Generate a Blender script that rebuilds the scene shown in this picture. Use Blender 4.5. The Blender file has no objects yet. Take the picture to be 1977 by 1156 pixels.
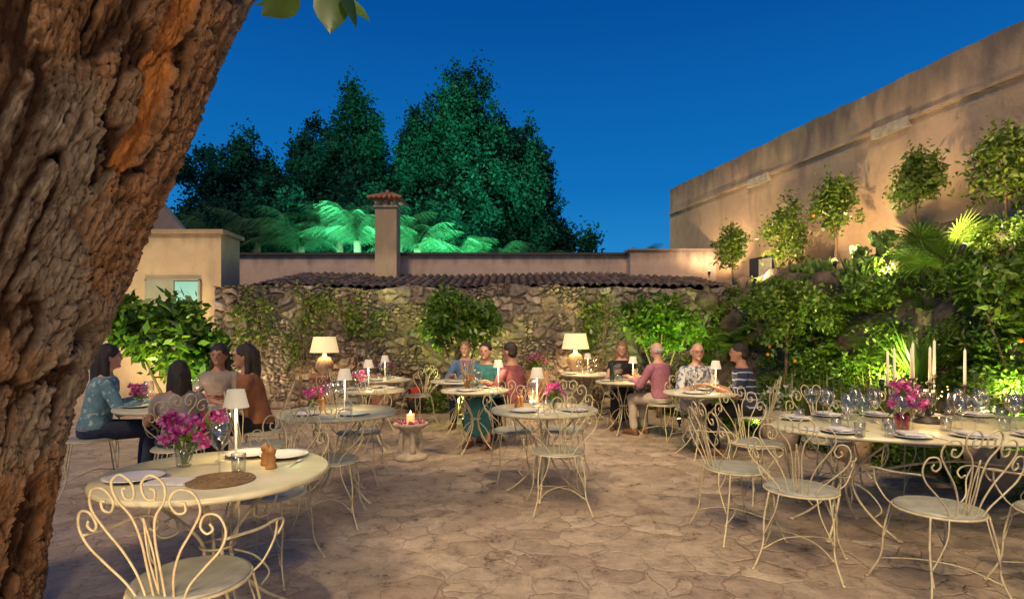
import bpy, math, random
import numpy as np
from mathutils import Vector, Matrix
R=random.Random(7)
scene=bpy.context.scene
col=scene.collection
scene.view_settings.view_transform='Standard'
scene.view_settings.look='None'
scene.view_settings.exposure=0
rad=math.radians
# ---------------------------------------------------------------- numpy noise
def _h(ix,iy,iz,s):
    n=(ix*374761393+iy*668265263+iz*1274126177+s*974634777)&0xffffffff
    n=((n^(n>>13))*1274126177)&0xffffffff
    n=n^(n>>16)
    return (n&0xffff)/65535.0
def vnoise(p,s=0):
    i=np.floor(p).astype(np.int64); f=p-i; f=f*f*(3-2*f)
    r=0
    for a in (0,1):
        for b in (0,1):
            for c in (0,1):
                w=(f[:,0] if a else 1-f[:,0])*(f[:,1] if b else 1-f[:,1])*(f[:,2] if c else 1-f[:,2])
                r=r+w*_h(i[:,0]+a,i[:,1]+b,i[:,2]+c,s)
    return r
def fbm(p,o=4,s=0):
    r=0;a=.5
    for k in range(o):
        r=r+a*vnoise(p*(2**k),s+k); a*=.5
    return r
def vor2(x,y,s=0):
    ix=np.floor(x).astype(np.int64); iy=np.floor(y).astype(np.int64)
    f1=np.full(x.shape,9.);f2=np.full(x.shape,9.);idv=np.zeros(x.shape)
    for a in (-1,0,1):
        for b in (-1,0,1):
            cx=ix+a; cy=iy+b
            px=cx+.1+.8*_h(cx,cy,cx*0,s); py=cy+.1+.8*_h(cx,cy,cx*0,s+1)
            d=np.sqrt((px-x)**2+(py-y)**2)
            hid=_h(cx,cy,cx*0,s+2)
            m=d<f1
            f2=np.where(m,f1,np.minimum(f2,d)); idv=np.where(m,hid,idv); f1=np.where(m,d,f1)
    return f1,f2,idv
def sstep(a,b,x):
    t=np.clip((x-a)/(b-a),0,1); return t*t*(3-2*t)
# ---------------------------------------------------------------- materials
def newmat(name):
    m=bpy.data.materials.new(name); m.use_nodes=True
    nt=m.node_tree; b=nt.nodes['Principled BSDF']; return m,nt,b
def N(nt,t,**k):
    n=nt.nodes.new(t)
    for a,v in k.items(): setattr(n,a,v)
    return n
def ramp(nt,stops):
    r=N(nt,'ShaderNodeValToRGB'); e=r.color_ramp.elements
    while len(e)<len(stops): e.new(.5)
    for q,(p,c) in zip(e,stops): q.position=p; q.color=(c[0],c[1],c[2],1)
    return r
def pm(name,c1,c2=None,scale=8,rough=.6,bump=.0,metal=0,bscale=None,emit=None,estr=0,spec=.5,trans=0):
    m,nt,b=newmat(name); L=nt.links
    if c2 is None: c2=tuple(x*.75 for x in c1)
    tc=N(nt,'ShaderNodeTexCoord'); nz=N(nt,'ShaderNodeTexNoise'); nz.inputs['Scale'].default_value=scale; nz.inputs['Detail'].default_value=4
    L.new(tc.outputs['Object'],nz.inputs['Vector'])
    r=ramp(nt,[(.3,c2),(.7,c1)]); L.new(nz.outputs['Fac'],r.inputs['Fac']); L.new(r.outputs['Color'],b.inputs['Base Color'])
    b.inputs['Roughness'].default_value=rough; b.inputs['Metallic'].default_value=metal
    b.inputs['Specular IOR Level'].default_value=spec
    if bump:
        n2=N(nt,'ShaderNodeTexNoise'); n2.inputs['Scale'].default_value=bscale or scale*4; n2.inputs['Detail'].default_value=3
        L.new(tc.outputs['Object'],n2.inputs['Vector'])
        bp=N(nt,'ShaderNodeBump'); bp.inputs['Strength'].default_value=bump; bp.inputs['Distance'].default_value=.02
        L.new(n2.outputs['Fac'],bp.inputs['Height']); L.new(bp.outputs['Normal'],b.inputs['Normal'])
    if emit: b.inputs['Emission Color'].default_value=(*emit,1); b.inputs['Emission Strength'].default_value=estr
    return m
def leafmat(name,ca,cb,cc,tr=.35,gl=.06):
    m,nt,b=newmat(name); L=nt.links; nt.nodes.remove(b)
    g=N(nt,'ShaderNodeNewGeometry'); r=ramp(nt,[(0,ca),(.55,cb),(1,cc)])
    L.new(g.outputs['Random Per Island'],r.inputs['Fac'])
    d=N(nt,'ShaderNodeBsdfDiffuse'); L.new(r.outputs['Color'],d.inputs['Color'])
    t=N(nt,'ShaderNodeBsdfTranslucent'); L.new(r.outputs['Color'],t.inputs['Color'])
    mx=N(nt,'ShaderNodeMixShader'); mx.inputs[0].default_value=tr
    L.new(d.outputs[0],mx.inputs[1]); L.new(t.outputs[0],mx.inputs[2]); out=mx
    if gl:
        gy=N(nt,'ShaderNodeBsdfGlossy'); gy.inputs['Roughness'].default_value=.4; gy.inputs['Color'].default_value=(.8,.8,.8,1)
        m2=N(nt,'ShaderNodeMixShader'); m2.inputs[0].default_value=gl
        L.new(mx.outputs[0],m2.inputs[1]); L.new(gy.outputs[0],m2.inputs[2]); out=m2
    L.new(out.outputs[0],nt.nodes['Material Output'].inputs[0])
    return m
M={}
M['iron']=pm('cream_painted_iron',(.72,.65,.40),(.5,.41,.22),30,.42)
M['seatm']=pm('grey_painted_seat',(.42,.43,.34),(.30,.30,.24),12,.45,.1)
M['top']=pm('cream_table_paint',(.72,.69,.46),(.56,.52,.33),6,.3,.05)
M['white']=pm('white_ceramic',(.8,.78,.74),(.74,.72,.68),5,.15)
M['linen']=pm('white_linen',(.75,.73,.72),(.6,.58,.58),20,.85,.4)
M['wood']=pm('turned_wood',(.5,.25,.08),(.32,.14,.04),18,.35)
M['woven']=pm('woven_straw',(.35,.24,.12),(.2,.12,.06),60,.8,.6)
M['wax']=pm('brightened_candle_wax',(.85,.76,.55),(.8,.7,.48),5,.5,emit=(1,.75,.4),estr=.16)  # slight emission put into the wax so the unlit candles look less grey
M['waxlit']=pm('glowing_candle_wax',(.85,.6,.3),(.8,.5,.25),5,.5,emit=(1,.5,.15),estr=.9)
M['flame']=pm('flame',(1,.7,.3),None,3,.5,emit=(1,.6,.2),estr=14)
M['fairy']=pm('fairy_bulb',(1,.7,.3),None,3,.5,emit=(1,.55,.15),estr=8)
M['shade']=pm('cordless_lamp_shade',(.7,.65,.52),(.66,.6,.48),5,.6,emit=(1,.78,.45),estr=.3)
M['shadein']=pm('fabric_lamp_shade',(.8,.7,.5),(.75,.65,.45),40,.8,emit=(1,.7,.3),estr=.75)
M['lampw']=pm('lamp_metal',(.75,.72,.65),None,10,.3)
M['terra']=pm('terracotta',(.45,.2,.1),(.3,.13,.07),14,.7,.3)
M['clay']=pm('glazed_clay',(.55,.4,.25),(.35,.22,.12),10,.35,.3)
M['darkiron']=pm('dark_iron',(.06,.05,.04),(.03,.025,.02),20,.5)
M['soil']=pm('soil',(.12,.09,.06),(.05,.04,.025),3,.95,.8)
M['rock']=pm('lava_rock',(.21,.15,.105),(.06,.045,.035),5,.9,1.0,bscale=12)
M['limestone']=pm('carved_limestone',(.55,.46,.34),(.34,.28,.21),9,.8,.6)
M['skin']=pm('skin',(.66,.37,.25),(.56,.29,.19),7,.5)
M['skin2']=pm('tanned_skin',(.48,.25,.15),(.38,.18,.11),7,.5)
M['hairb']=pm('dark_hair',(.04,.024,.015),(.015,.01,.007),40,.5,.5)
M['hairbl']=pm('fair_hair',(.35,.2,.1),(.2,.1,.05),40,.5,.5)
M['hairw']=pm('white_hair',(.65,.62,.58),(.45,.43,.4),40,.6,.5)
M['eye']=pm('eye_dark',(.03,.02,.02),None,3,.2)
M['lips']=pm('lips',(.4,.14,.1),None,3,.5)
M['denim']=pm('light_denim',(.17,.32,.36),(.1,.2,.24),14,.9,.4)
M['bluesh']=pm('blue_shirt',(.14,.24,.42),(.08,.15,.3),10,.9,.3)
M['maroon']=pm('plum_shirt',(.26,.07,.09),(.14,.04,.05),30,.9,.3)
M['teal']=pm('teal_cloth',(.06,.25,.24),(.04,.17,.17),20,.9,.3)
M['black']=pm('black_cloth',(.02,.018,.02),(.01,.01,.012),10,.9,.3)
M['jeans']=pm('dark_jeans',(.035,.05,.09),(.02,.026,.055),14,.9,.3)
M['khaki']=pm('stone_chinos',(.55,.48,.37),(.4,.34,.26),6,.9,.3)
M['grey']=pm('grey_top',(.36,.31,.28),(.24,.2,.18),8,.9,.3)
M['rust']=pm('rust_top',(.34,.13,.05),(.2,.08,.035),8,.9,.3)
M['pinksh']=pm('pink_checked_shirt',(.5,.2,.24),(.28,.1,.17),60,.9,.2)
M['brown']=pm('brown_leather',(.2,.09,.04),(.12,.05,.02),10,.5)
M['navy']=pm('navy_patterned_shirt',(.03,.04,.08),(.015,.02,.045),5,.9)
def pattern(m,c,scale,thr,wave=False,dist=3):
    nt=m.node_tree;L=nt.links;b=nt.nodes['Principled BSDF']
    src=b.inputs['Base Color'].links[0].from_socket
    tc=N(nt,'ShaderNodeTexCoord')
    if wave:
        w=N(nt,'ShaderNodeTexWave'); w.bands_direction='Z'; w.inputs['Scale'].default_value=scale; w.inputs['Distortion'].default_value=dist
    else:
        w=N(nt,'ShaderNodeTexNoise'); w.inputs['Scale'].default_value=scale
    L.new(tc.outputs['Object'],w.inputs['Vector'])
    r=ramp(nt,[(thr,(0,0,0)),(thr+.06,(1,1,1))]); L.new(w.outputs['Fac'],r.inputs['Fac'])
    mx=N(nt,'ShaderNodeMix'); mx.data_type='RGBA'; L.new(r.outputs['Color'],mx.inputs['Factor']); L.new(src,mx.inputs[6]); mx.inputs[7].default_value=(*c,1)
    L.new(mx.outputs[2],b.inputs['Base Color'])
pattern(M['navy'],(.3,.33,.4),4,.86,True)
M['oldsh']=pm('white_printed_shirt',(.6,.6,.58),(.5,.5,.5),5,.9); pattern(M['oldsh'],(.1,.14,.22),26,.52)
pattern(M['denim'],(.38,.5,.46),22,.58)
M['redbag']=pm('red_backpack_cloth',(.5,.03,.02),(.3,.02,.015),8,.8)
M['pink']=leafmat('magenta_petals',(.55,.03,.26),(.8,.08,.45),(.85,.35,.65),.4)
M['petal']=leafmat('purple_petals',(.2,.01,.1),(.35,.03,.2),(.5,.1,.35),.3)
M['whitefl']=leafmat('white_petals',(.6,.6,.5),(.75,.75,.66),(.8,.8,.72),.3)
M['orangef']=pm('orange_peel',(.8,.28,.03),(.7,.2,.02),20,.4,.2)
M['leaf']=leafmat('citrus_leaf',(.06,.15,.01),(.12,.26,.015),(.28,.40,.03))
M['leafy']=leafmat('yellow_green_leaf',(.07,.14,.012),(.13,.22,.02),(.27,.33,.035))
M['leafd']=leafmat('dark_tree_leaf',(.010,.048,.036),(.018,.075,.052),(.034,.105,.066),.25,0)
M['palm']=leafmat('palm_leaf',(.03,.10,.045),(.06,.15,.07),(.12,.24,.12),.3)
M['fern']=leafmat('fern_leaf',(.06,.14,.015),(.11,.22,.02),(.22,.3,.04))
M['reed']=leafmat('dry_reed',(.12,.15,.03),(.24,.24,.07),(.4,.33,.12))
M['cactus']=pm('cactus_pad',(.17,.26,.06),(.1,.17,.035),8,.55,.4,bscale=60)
M['bigleaf']=leafmat('mulberry_leaf',(.03,.08,.006),(.05,.12,.01),(.09,.16,.015),.45)
M['branch']=pm('thin_bark',(.26,.17,.1),(.13,.08,.045),15,.85,.6)
M['shutter']=pm('pale_green_shutter',(.42,.44,.3),(.34,.36,.24),5,.6)
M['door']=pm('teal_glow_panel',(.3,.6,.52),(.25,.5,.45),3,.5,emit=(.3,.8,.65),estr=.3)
M['fixture']=pm('black_fixture',(.03,.03,.03),None,10,.4)
M['lens']=pm('spot_lens',(1,1,.6),None,3,.3,emit=(1,.95,.4),estr=12)
M['winglass']=pm('dark_window_glass',(.03,.04,.05),None,5,.1)
M['curtain']=pm('window_curtain',(.6,.55,.45),None,15,.9)
def glassmat(name,tint):
    m,nt,b=newmat(name); L=nt.links
    t=N(nt,'ShaderNodeBsdfTransparent'); t.inputs[0].default_value=(*tint,1)
    g=N(nt,'ShaderNodeBsdfGlossy'); g.inputs['Roughness'].default_value=.12
    f=N(nt,'ShaderNodeLayerWeight'); f.inputs[0].default_value=.5
    pw=N(nt,'ShaderNodeMath',operation='POWER'); L.new(f.outputs['Facing'],pw.inputs[0]); pw.inputs[1].default_value=1.8
    ad=N(nt,'ShaderNodeMath',operation='MULTIPLY_ADD'); ad.inputs[1].default_value=.75; ad.inputs[2].default_value=.09; L.new(pw.outputs[0],ad.inputs[0])
    mx=N(nt,'ShaderNodeMixShader'); L.new(ad.outputs[0],mx.inputs[0]); L.new(t.outputs[0],mx.inputs[1]); L.new(g.outputs[0],mx.inputs[2])
    L.new(mx.outputs[0],nt.nodes['Material Output'].inputs[0]); return m
M['glass']=glassmat('clear_glass',(.97,.98,.97)); M['redglass']=glassmat('red_glass',(.9,.3,.45))
M['bottle']=pm('green_bottle_glass',(.02,.04,.01),None,5,.08)
def plaster(name,ca,cb,cd,ztop,band=.6):
    m,nt,b=newmat(name); L=nt.links
    tc=N(nt,'ShaderNodeTexCoord'); n1=N(nt,'ShaderNodeTexNoise'); n1.inputs['Scale'].default_value=1.1; n1.inputs['Detail'].default_value=9; n1.inputs['Roughness'].default_value=.7
    L.new(tc.outputs['Object'],n1.inputs['Vector'])
    r=ramp(nt,[(.35,cb),(.65,ca)]); L.new(n1.outputs['Fac'],r.inputs['Fac'])
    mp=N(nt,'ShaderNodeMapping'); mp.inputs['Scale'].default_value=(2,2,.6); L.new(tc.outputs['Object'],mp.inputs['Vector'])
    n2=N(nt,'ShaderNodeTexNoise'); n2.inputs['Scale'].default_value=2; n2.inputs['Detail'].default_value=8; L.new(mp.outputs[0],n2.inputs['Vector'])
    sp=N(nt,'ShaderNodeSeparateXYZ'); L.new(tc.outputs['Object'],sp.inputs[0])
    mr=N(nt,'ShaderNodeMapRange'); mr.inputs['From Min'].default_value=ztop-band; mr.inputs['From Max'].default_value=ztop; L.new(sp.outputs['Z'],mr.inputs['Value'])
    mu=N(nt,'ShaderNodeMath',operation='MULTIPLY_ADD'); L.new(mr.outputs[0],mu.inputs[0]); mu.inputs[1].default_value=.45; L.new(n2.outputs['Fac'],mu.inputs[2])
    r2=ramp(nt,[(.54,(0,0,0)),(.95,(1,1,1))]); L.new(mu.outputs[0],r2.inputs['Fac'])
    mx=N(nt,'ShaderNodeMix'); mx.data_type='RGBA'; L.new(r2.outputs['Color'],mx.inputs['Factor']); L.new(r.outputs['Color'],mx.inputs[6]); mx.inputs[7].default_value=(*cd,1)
    L.new(mx.outputs[2],b.inputs['Base Color']); b.inputs['Roughness'].default_value=.92
    n3=N(nt,'ShaderNodeTexNoise'); n3.inputs['Scale'].default_value=25; n3.inputs['Detail'].default_value=4; L.new(tc.outputs['Object'],n3.inputs['Vector'])
    bp=N(nt,'ShaderNodeBump'); bp.inputs['Strength'].default_value=.5; bp.inputs['Distance'].default_value=.02; L.new(n3.outputs['Fac'],bp.inputs['Height']); L.new(bp.outputs[0],b.inputs['Normal'])
    return m
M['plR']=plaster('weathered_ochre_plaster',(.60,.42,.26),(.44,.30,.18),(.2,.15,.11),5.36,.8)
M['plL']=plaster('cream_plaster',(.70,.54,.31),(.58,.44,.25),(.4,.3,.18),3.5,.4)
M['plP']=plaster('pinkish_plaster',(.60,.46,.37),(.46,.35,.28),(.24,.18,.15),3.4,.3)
def attrmat(name,attr,rough,bump,bscale,spec=.3,bd=.02,stretch=None):
    m,nt,b=newmat(name);L=nt.links
    a=N(nt,'ShaderNodeAttribute'); a.attribute_name=attr
    tc=N(nt,'ShaderNodeTexCoord'); n=N(nt,'ShaderNodeTexNoise'); n.inputs['Scale'].default_value=bscale; n.inputs['Detail'].default_value=8; n.inputs['Roughness'].default_value=.75
    if stretch:
        mp=N(nt,'ShaderNodeMapping'); mp.inputs['Scale'].default_value=stretch; L.new(tc.outputs['Object'],mp.inputs['Vector']); L.new(mp.outputs[0],n.inputs['Vector'])
    else: L.new(tc.outputs['Object'],n.inputs['Vector'])
    r=ramp(nt,[(.25,(.4,.4,.4)),(.75,(1.45,1.45,1.45))]); L.new(n.outputs['Fac'],r.inputs['Fac'])
    mx=N(nt,'ShaderNodeMix'); mx.data_type='RGBA'; mx.blend_type='MULTIPLY'; mx.inputs['Factor'].default_value=1
    L.new(a.outputs['Color'],mx.inputs[6]); L.new(r.outputs['Color'],mx.inputs[7]); L.new(mx.outputs[2],b.inputs['Base Color'])
    b.inputs['Roughness'].default_value=rough; b.inputs['Specular IOR Level'].default_value=spec
    bp=N(nt,'ShaderNodeBump'); bp.inputs['Strength'].default_value=bump; bp.inputs['Distance'].default_value=bd; L.new(n.outputs['Fac'],bp.inputs['Height']); L.new(bp.outputs[0],b.inputs['Normal'])
    return m
M['stone']=attrmat('rubble_stone','tone',.9,.6,14)
M['bark']=attrmat('tree_bark','tone',.9,1.0,26,.15,.05,(1,1,.4))
M['tile']=attrmat('clay_roof_tile','tone',.85,.5,20)
def paving():
    m,nt,b=newmat('flagstone_paving');L=nt.links
    tc=N(nt,'ShaderNodeTexCoord')
    nw=N(nt,'ShaderNodeTexNoise'); nw.inputs['Scale'].default_value=4.5; nw.inputs['Detail'].default_value=5; L.new(tc.outputs['Object'],nw.inputs['Vector'])
    sc=N(nt,'ShaderNodeVectorMath',operation='SCALE'); sc.inputs['Scale'].default_value=.26; L.new(nw.outputs['Color'],sc.inputs[0])
    ad=N(nt,'ShaderNodeVectorMath',operation='ADD'); L.new(tc.outputs['Object'],ad.inputs[0]); L.new(sc.outputs[0],ad.inputs[1])
    v=N(nt,'ShaderNodeTexVoronoi'); v.feature='DISTANCE_TO_EDGE'; v.inputs['Scale'].default_value=4.2; L.new(ad.outputs[0],v.inputs['Vector'])
    vc=N(nt,'ShaderNodeTexVoronoi'); vc.inputs['Scale'].default_value=4.2; L.new(ad.outputs[0],vc.inputs['Vector'])
    n0=N(nt,'ShaderNodeTexNoise'); n0.inputs['Scale'].default_value=1.3; n0.inputs['Detail'].default_value=5; L.new(tc.outputs['Object'],n0.inputs['Vector'])
    ja=N(nt,'ShaderNodeMapRange'); ja.inputs['From Min'].default_value=.38; ja.inputs['From Max'].default_value=.62; ja.inputs['To Min'].default_value=.25; ja.inputs['To Max'].default_value=1.0; L.new(n0.outputs['Fac'],ja.inputs['Value'])
    edge=ramp(nt,[(.0,(1,1,1)),(.026,(0,0,0))]); L.new(v.outputs['Distance'],edge.inputs['Fac'])
    jm=N(nt,'ShaderNodeMath',operation='MULTIPLY'); L.new(edge.outputs[0],jm.inputs[0]); L.new(ja.outputs[0],jm.inputs[1])
    sx=N(nt,'ShaderNodeSeparateColor'); L.new(vc.outputs['Color'],sx.inputs[0])
    cr=ramp(nt,[(0,(.48,.37,.29)),(.4,(.58,.47,.37)),(.75,(.63,.51,.40)),(1,(.70,.59,.47))]); L.new(sx.outputs[0],cr.inputs['Fac'])
    n1=N(nt,'ShaderNodeTexNoise'); n1.inputs['Scale'].default_value=5; n1.inputs['Detail'].default_value=12; n1.inputs['Roughness'].default_value=.8; L.new(tc.outputs['Object'],n1.inputs['Vector'])
    nr=ramp(nt,[(.36,(.36,.33,.31)),(.47,(.84,.81,.79)),(.62,(1.18,1.16,1.12))]); L.new(n1.outputs['Fac'],nr.inputs['Fac'])
    mu=N(nt,'ShaderNodeMix'); mu.data_type='RGBA'; mu.blend_type='MULTIPLY'; mu.inputs['Factor'].default_value=1; L.new(cr.outputs[0],mu.inputs[6]); L.new(nr.outputs[0],mu.inputs[7])
    mo=N(nt,'ShaderNodeMix'); mo.data_type='RGBA'; L.new(jm.outputs[0],mo.inputs['Factor']); mo.inputs[7].default_value=(.19,.13,.095,1); L.new(mu.outputs[2],mo.inputs[6])
    L.new(mo.outputs[2],b.inputs['Base Color']); b.inputs['Specular IOR Level'].default_value=.75
    rr=ramp(nt,[(.35,(.22,.22,.22)),(.65,(.5,.5,.5))]); L.new(n1.outputs['Fac'],rr.inputs['Fac']); L.new(rr.outputs[0],b.inputs['Roughness'])
    e2=ramp(nt,[(.0,(0,0,0)),(.06,(1,1,1))]); L.new(v.outputs['Distance'],e2.inputs['Fac'])
    e3=N(nt,'ShaderNodeMath',operation='MULTIPLY'); L.new(e2.outputs[0],e3.inputs[0]); L.new(ja.outputs[0],e3.inputs[1])
    h=N(nt,'ShaderNodeMath',operation='MULTIPLY_ADD'); L.new(n1.outputs['Fac'],h.inputs[0]); h.inputs[1].default_value=3.6; L.new(e3.outputs[0],h.inputs[2])
    h2=N(nt,'ShaderNodeMath',operation='MULTIPLY_ADD'); L.new(sx.outputs[1],h2.inputs[0]); h2.inputs[1].default_value=.6; L.new(h.outputs[0],h2.inputs[2])
    bp=N(nt,'ShaderNodeBump'); bp.inputs['Strength'].default_value=.9; bp.inputs['Distance'].default_value=.017; L.new(h2.outputs[0],bp.inputs['Height']); L.new(bp.outputs[0],b.inputs['Normal'])
    return m
M['pave']=paving()
# ---------------------------------------------------------------- mesh building
class MB:
    def __init__(s): s.v=[];s.f=[];s.m=[];s.mi=0
    def add(s,vs,fs):
        o=len(s.v); s.v+= [tuple(x) for x in vs]; s.f+=[tuple(i+o for i in f) for f in fs]; s.m+=[s.mi]*len(fs)
    def tube(s,pts,r,seg=6,cap=True,closed=False):
        pts=[Vector(p) for p in pts]; n=len(pts)
        rs=r if isinstance(r,(list,tuple)) else [r]*n
        T=[]
        for i in range(n):
            if closed: t=pts[(i+1)%n]-pts[i-1]
            else: t=pts[min(i+1,n-1)]-pts[max(i-1,0)]
            if t.length<1e-9: t=Vector((0,0,1))
            T.append(t.normalized())
        up=Vector((0,0,1)) if abs(T[0].z)<.9 else Vector((1,0,0))
        u=T[0].cross(up).normalized(); vs=[]
        for i in range(n):
            u=(u-T[i]*u.dot(T[i]))
            if u.length<1e-6: u=T[i].orthogonal()
            u.normalize(); w=T[i].cross(u)
            for k in range(seg):
                a=2*math.pi*k/seg
                vs.append(pts[i]+(u*math.cos(a)+w*math.sin(a))*rs[i])
        fs=[]
        for i in range(n if closed else n-1):
            j=(i+1)%n
            for k in range(seg):
                k2=(k+1)%seg; fs.append((i*seg+k,i*seg+k2,j*seg+k2,j*seg+k))
        if cap and not closed:
            fs.append(tuple(range(seg))[::-1]); fs.append(tuple((n-1)*seg+k for k in range(seg)))
        s.add(vs,fs)
    def lathe(s,prof,seg=20,c=(0,0,0),sx=1,sy=1):
        vs=[];fs=[]
        for (r,z) in prof:
            for k in range(seg):
                a=2*math.pi*k/seg; vs.append((c[0]+r*math.cos(a)*sx,c[1]+r*math.sin(a)*sy,c[2]+z))
        n=len(prof)
        for i in range(n-1):
            for k in range(seg):
                k2=(k+1)%seg; fs.append((i*seg+k,i*seg+k2,(i+1)*seg+k2,(i+1)*seg+k))
        if prof[0][0]>1e-5 and prof[0][0]<9: fs.append(tuple(range(seg))[::-1])
        if prof[-1][0]>1e-5: fs.append(tuple((n-1)*seg+k for k in range(seg)))
        s.add(vs,fs)
    def shell(s,prof,seg=20,c=(0,0,0)):
        vs=[];fs=[]
        for (r,z) in prof:
            for k in range(seg):
                a=2*math.pi*k/seg; vs.append((c[0]+r*math.cos(a),c[1]+r*math.sin(a),c[2]+z))
        for i in range(len(prof)-1):
            for k in range(seg):
                k2=(k+1)%seg; fs.append((i*seg+k,i*seg+k2,(i+1)*seg+k2,(i+1)*seg+k))
        s.add(vs,fs)
    def ell(s,c,r,seg=12,rings=8,rot=None):
        vs=[];fs=[]
        c=Vector(c)
        for i in range(rings+1):
            ph=math.pi*i/rings
            for k in range(seg):
                a=2*math.pi*k/seg
                p=Vector((r[0]*math.sin(ph)*math.cos(a),r[1]*math.sin(ph)*math.sin(a),-r[2]*math.cos(ph)))
                if rot: p=rot@p
                vs.append(c+p)
        for i in range(rings):
            for k in range(seg):
                k2=(k+1)%seg; fs.append((i*seg+k,i*seg+k2,(i+1)*seg+k2,(i+1)*seg+k))
        s.add(vs,fs)
    def box(s,a,b):
        x0,y0,z0=a;x1,y1,z1=b
        s.add([(x0,y0,z0),(x1,y0,z0),(x1,y1,z0),(x0,y1,z0),(x0,y0,z1),(x1,y0,z1),(x1,y1,z1),(x0,y1,z1)],
              [(0,3,2,1),(4,5,6,7),(0,1,5,4),(1,2,6,5),(2,3,7,6),(3,0,4,7)])
    def cap(s,a,b,ra,rb,seg=10):
        a=Vector(a);b=Vector(b);d=(b-a)
        L=d.length; d.normalize(); P=[];Q=[]
        for t in (1,.85,.5,0): P.append(a-d*ra*t); Q.append(max(ra*math.sqrt(max(0,1-t*t)),.001))
        for k in (.25,.5,.75): P.append(a.lerp(b,k)); Q.append(ra+(rb-ra)*k)
        for t in (0,.5,.85,1): P.append(b+d*rb*t); Q.append(max(rb*math.sqrt(max(0,1-t*t)),.001))
        s.tube(P,Q,seg)
    def mesh(s,name,mats,smooth=True):
        me=bpy.data.meshes.new(name); me.from_pydata(s.v,[],s.f)
        for m in mats: me.materials.append(m)
        if len(mats)>1: me.polygons.foreach_set('material_index',s.m)
        if smooth: me.polygons.foreach_set('use_smooth',[True]*len(s.f))
        me.update(); return me
    def obj(s,name,mats,parent=None,smooth=True,loc=None):
        if not isinstance(mats,(list,tuple)): mats=[mats]
        return link(name,s.mesh(name,mats,smooth),parent,loc)
def link(name,me,parent=None,loc=None):
    o=bpy.data.objects.new(name,me); col.objects.link(o)
    if parent: o.parent=parent
    if loc: o.location=loc
    return o
def empty(name,loc=(0,0,0),rz=0):
    o=bpy.data.objects.new(name,None); o.empty_display_size=.1; col.objects.link(o); o.location=loc; o.rotation_euler=(0,0,rz); return o
def tag(o,label,cat,group=None):
    o['label']=label; o['category']=cat
    if group: o['group']=group
    return o
def dup(src,loc,rz=0,sc=None):
    o=src.copy(); col.objects.link(o); o.location=loc; o.rotation_euler=(0,0,rz)
    if sc: o.scale=(sc,sc,sc)
    for c in src.children:
        k=c.copy(); col.objects.link(k); k.parent=o
        for g in c.children:
            q=g.copy(); col.objects.link(q); q.parent=k
    return o
def npmesh(name,V,F,mat,smooth=False,attr=None):
    me=bpy.data.meshes.new(name); n=len(V); q=F.shape[1]; nf=len(F)
    me.vertices.add(n); me.vertices.foreach_set('co',V.astype(np.float32).ravel())
    me.loops.add(nf*q); me.loops.foreach_set('vertex_index',F.astype(np.int32).ravel())
    me.polygons.add(nf); me.polygons.foreach_set('loop_start',np.arange(0,nf*q,q,dtype=np.int32)); me.polygons.foreach_set('loop_total',np.full(nf,q,dtype=np.int32))
    if smooth: me.polygons.foreach_set('use_smooth',np.ones(nf,dtype=bool))
    me.update(calc_edges=True); me.materials.append(mat)
    if attr is not None:
        a=me.attributes.new('tone','FLOAT_COLOR','POINT'); c=np.ones((n,4),dtype=np.float32); c[:,:3]=attr; a.data.foreach_set('color',c.ravel())
    return me
def gridfaces(nu,nv):
    i=np.arange(nu-1)[:,None]*nv+np.arange(nv-1)[None,:]
    return np.stack([i,i+nv,i+nv+1,i+1],-1).reshape(-1,4)
def cat(pts,n=6):
    P=[Vector(p) for p in pts]; P=[P[0]*2-P[1]]+P+[P[-1]*2-P[-2]]; out=[]
    for i in range(1,len(P)-2):
        p0,p1,p2,p3=P[i-1:i+3]
        for k in range(n):
            t=k/n
            out.append(.5*((2*p1)+(p2-p0)*t+(2*p0-5*p1+4*p2-p3)*t*t+(3*p1-p0-3*p2+p3)*t**3))
    out.append(P[-2]); return out
# ---------------------------------------------------------------- foliage
def unit(rs,n):
    v=rs.normal(size=(n,3)); return v/np.linalg.norm(v,axis=1)[:,None]
def leafV(rs,C,size,asp=.5,droop=0.,outward=None):
    n=len(C); d=unit(rs,n)
    if outward is not None: d=d*.8+outward
    d[:,2]-=droop; d/=np.linalg.norm(d,axis=1)[:,None]
    s=np.cross(d,unit(rs,n)); s/=np.linalg.norm(s,axis=1)[:,None]+1e-9
    L=(size*(.65+.7*rs.random(n)))[:,None]
    V=np.stack([C,C+d*L*.45+s*L*asp*.5,C+d*L,C+d*L*.45-s*L*asp*.5],1).reshape(-1,3)
    F=np.arange(n*4).reshape(-1,4); return V,F
def crownC(rs,ells,n,clumps,cr,inner=.55,zs=1):
    w=np.array([e[1][0]*e[1][1]*e[1][2] for e in ells])**.7; w/=w.sum()
    idx=rs.choice(len(ells),clumps,p=w)
    c=np.array([ells[i][0] for i in idx]); r=np.array([ells[i][1] for i in idx])
    u=unit(rs,clumps)*(inner+(1.02-inner)*rs.random(clumps))[:,None]
    cc=c+u*r; k=rs.integers(0,clumps,n)
    sz=cr*(.5+rs.random(clumps))
    P=cc[k]+rs.normal(size=(n,3))*sz[k][:,None]*.55*np.array([1,1,zs])
    return P
def foliage(name,seed,ells,n,clumps,cr,size,mat,asp=.5,droop=.1,inner=.55,zs=1):
    rs=np.random.default_rng(seed); P=crownC(rs,ells,n,clumps,cr,inner,zs)
    V,F=leafV(rs,P,size,asp,droop); return npmesh(name,V,F,mat)
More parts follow.
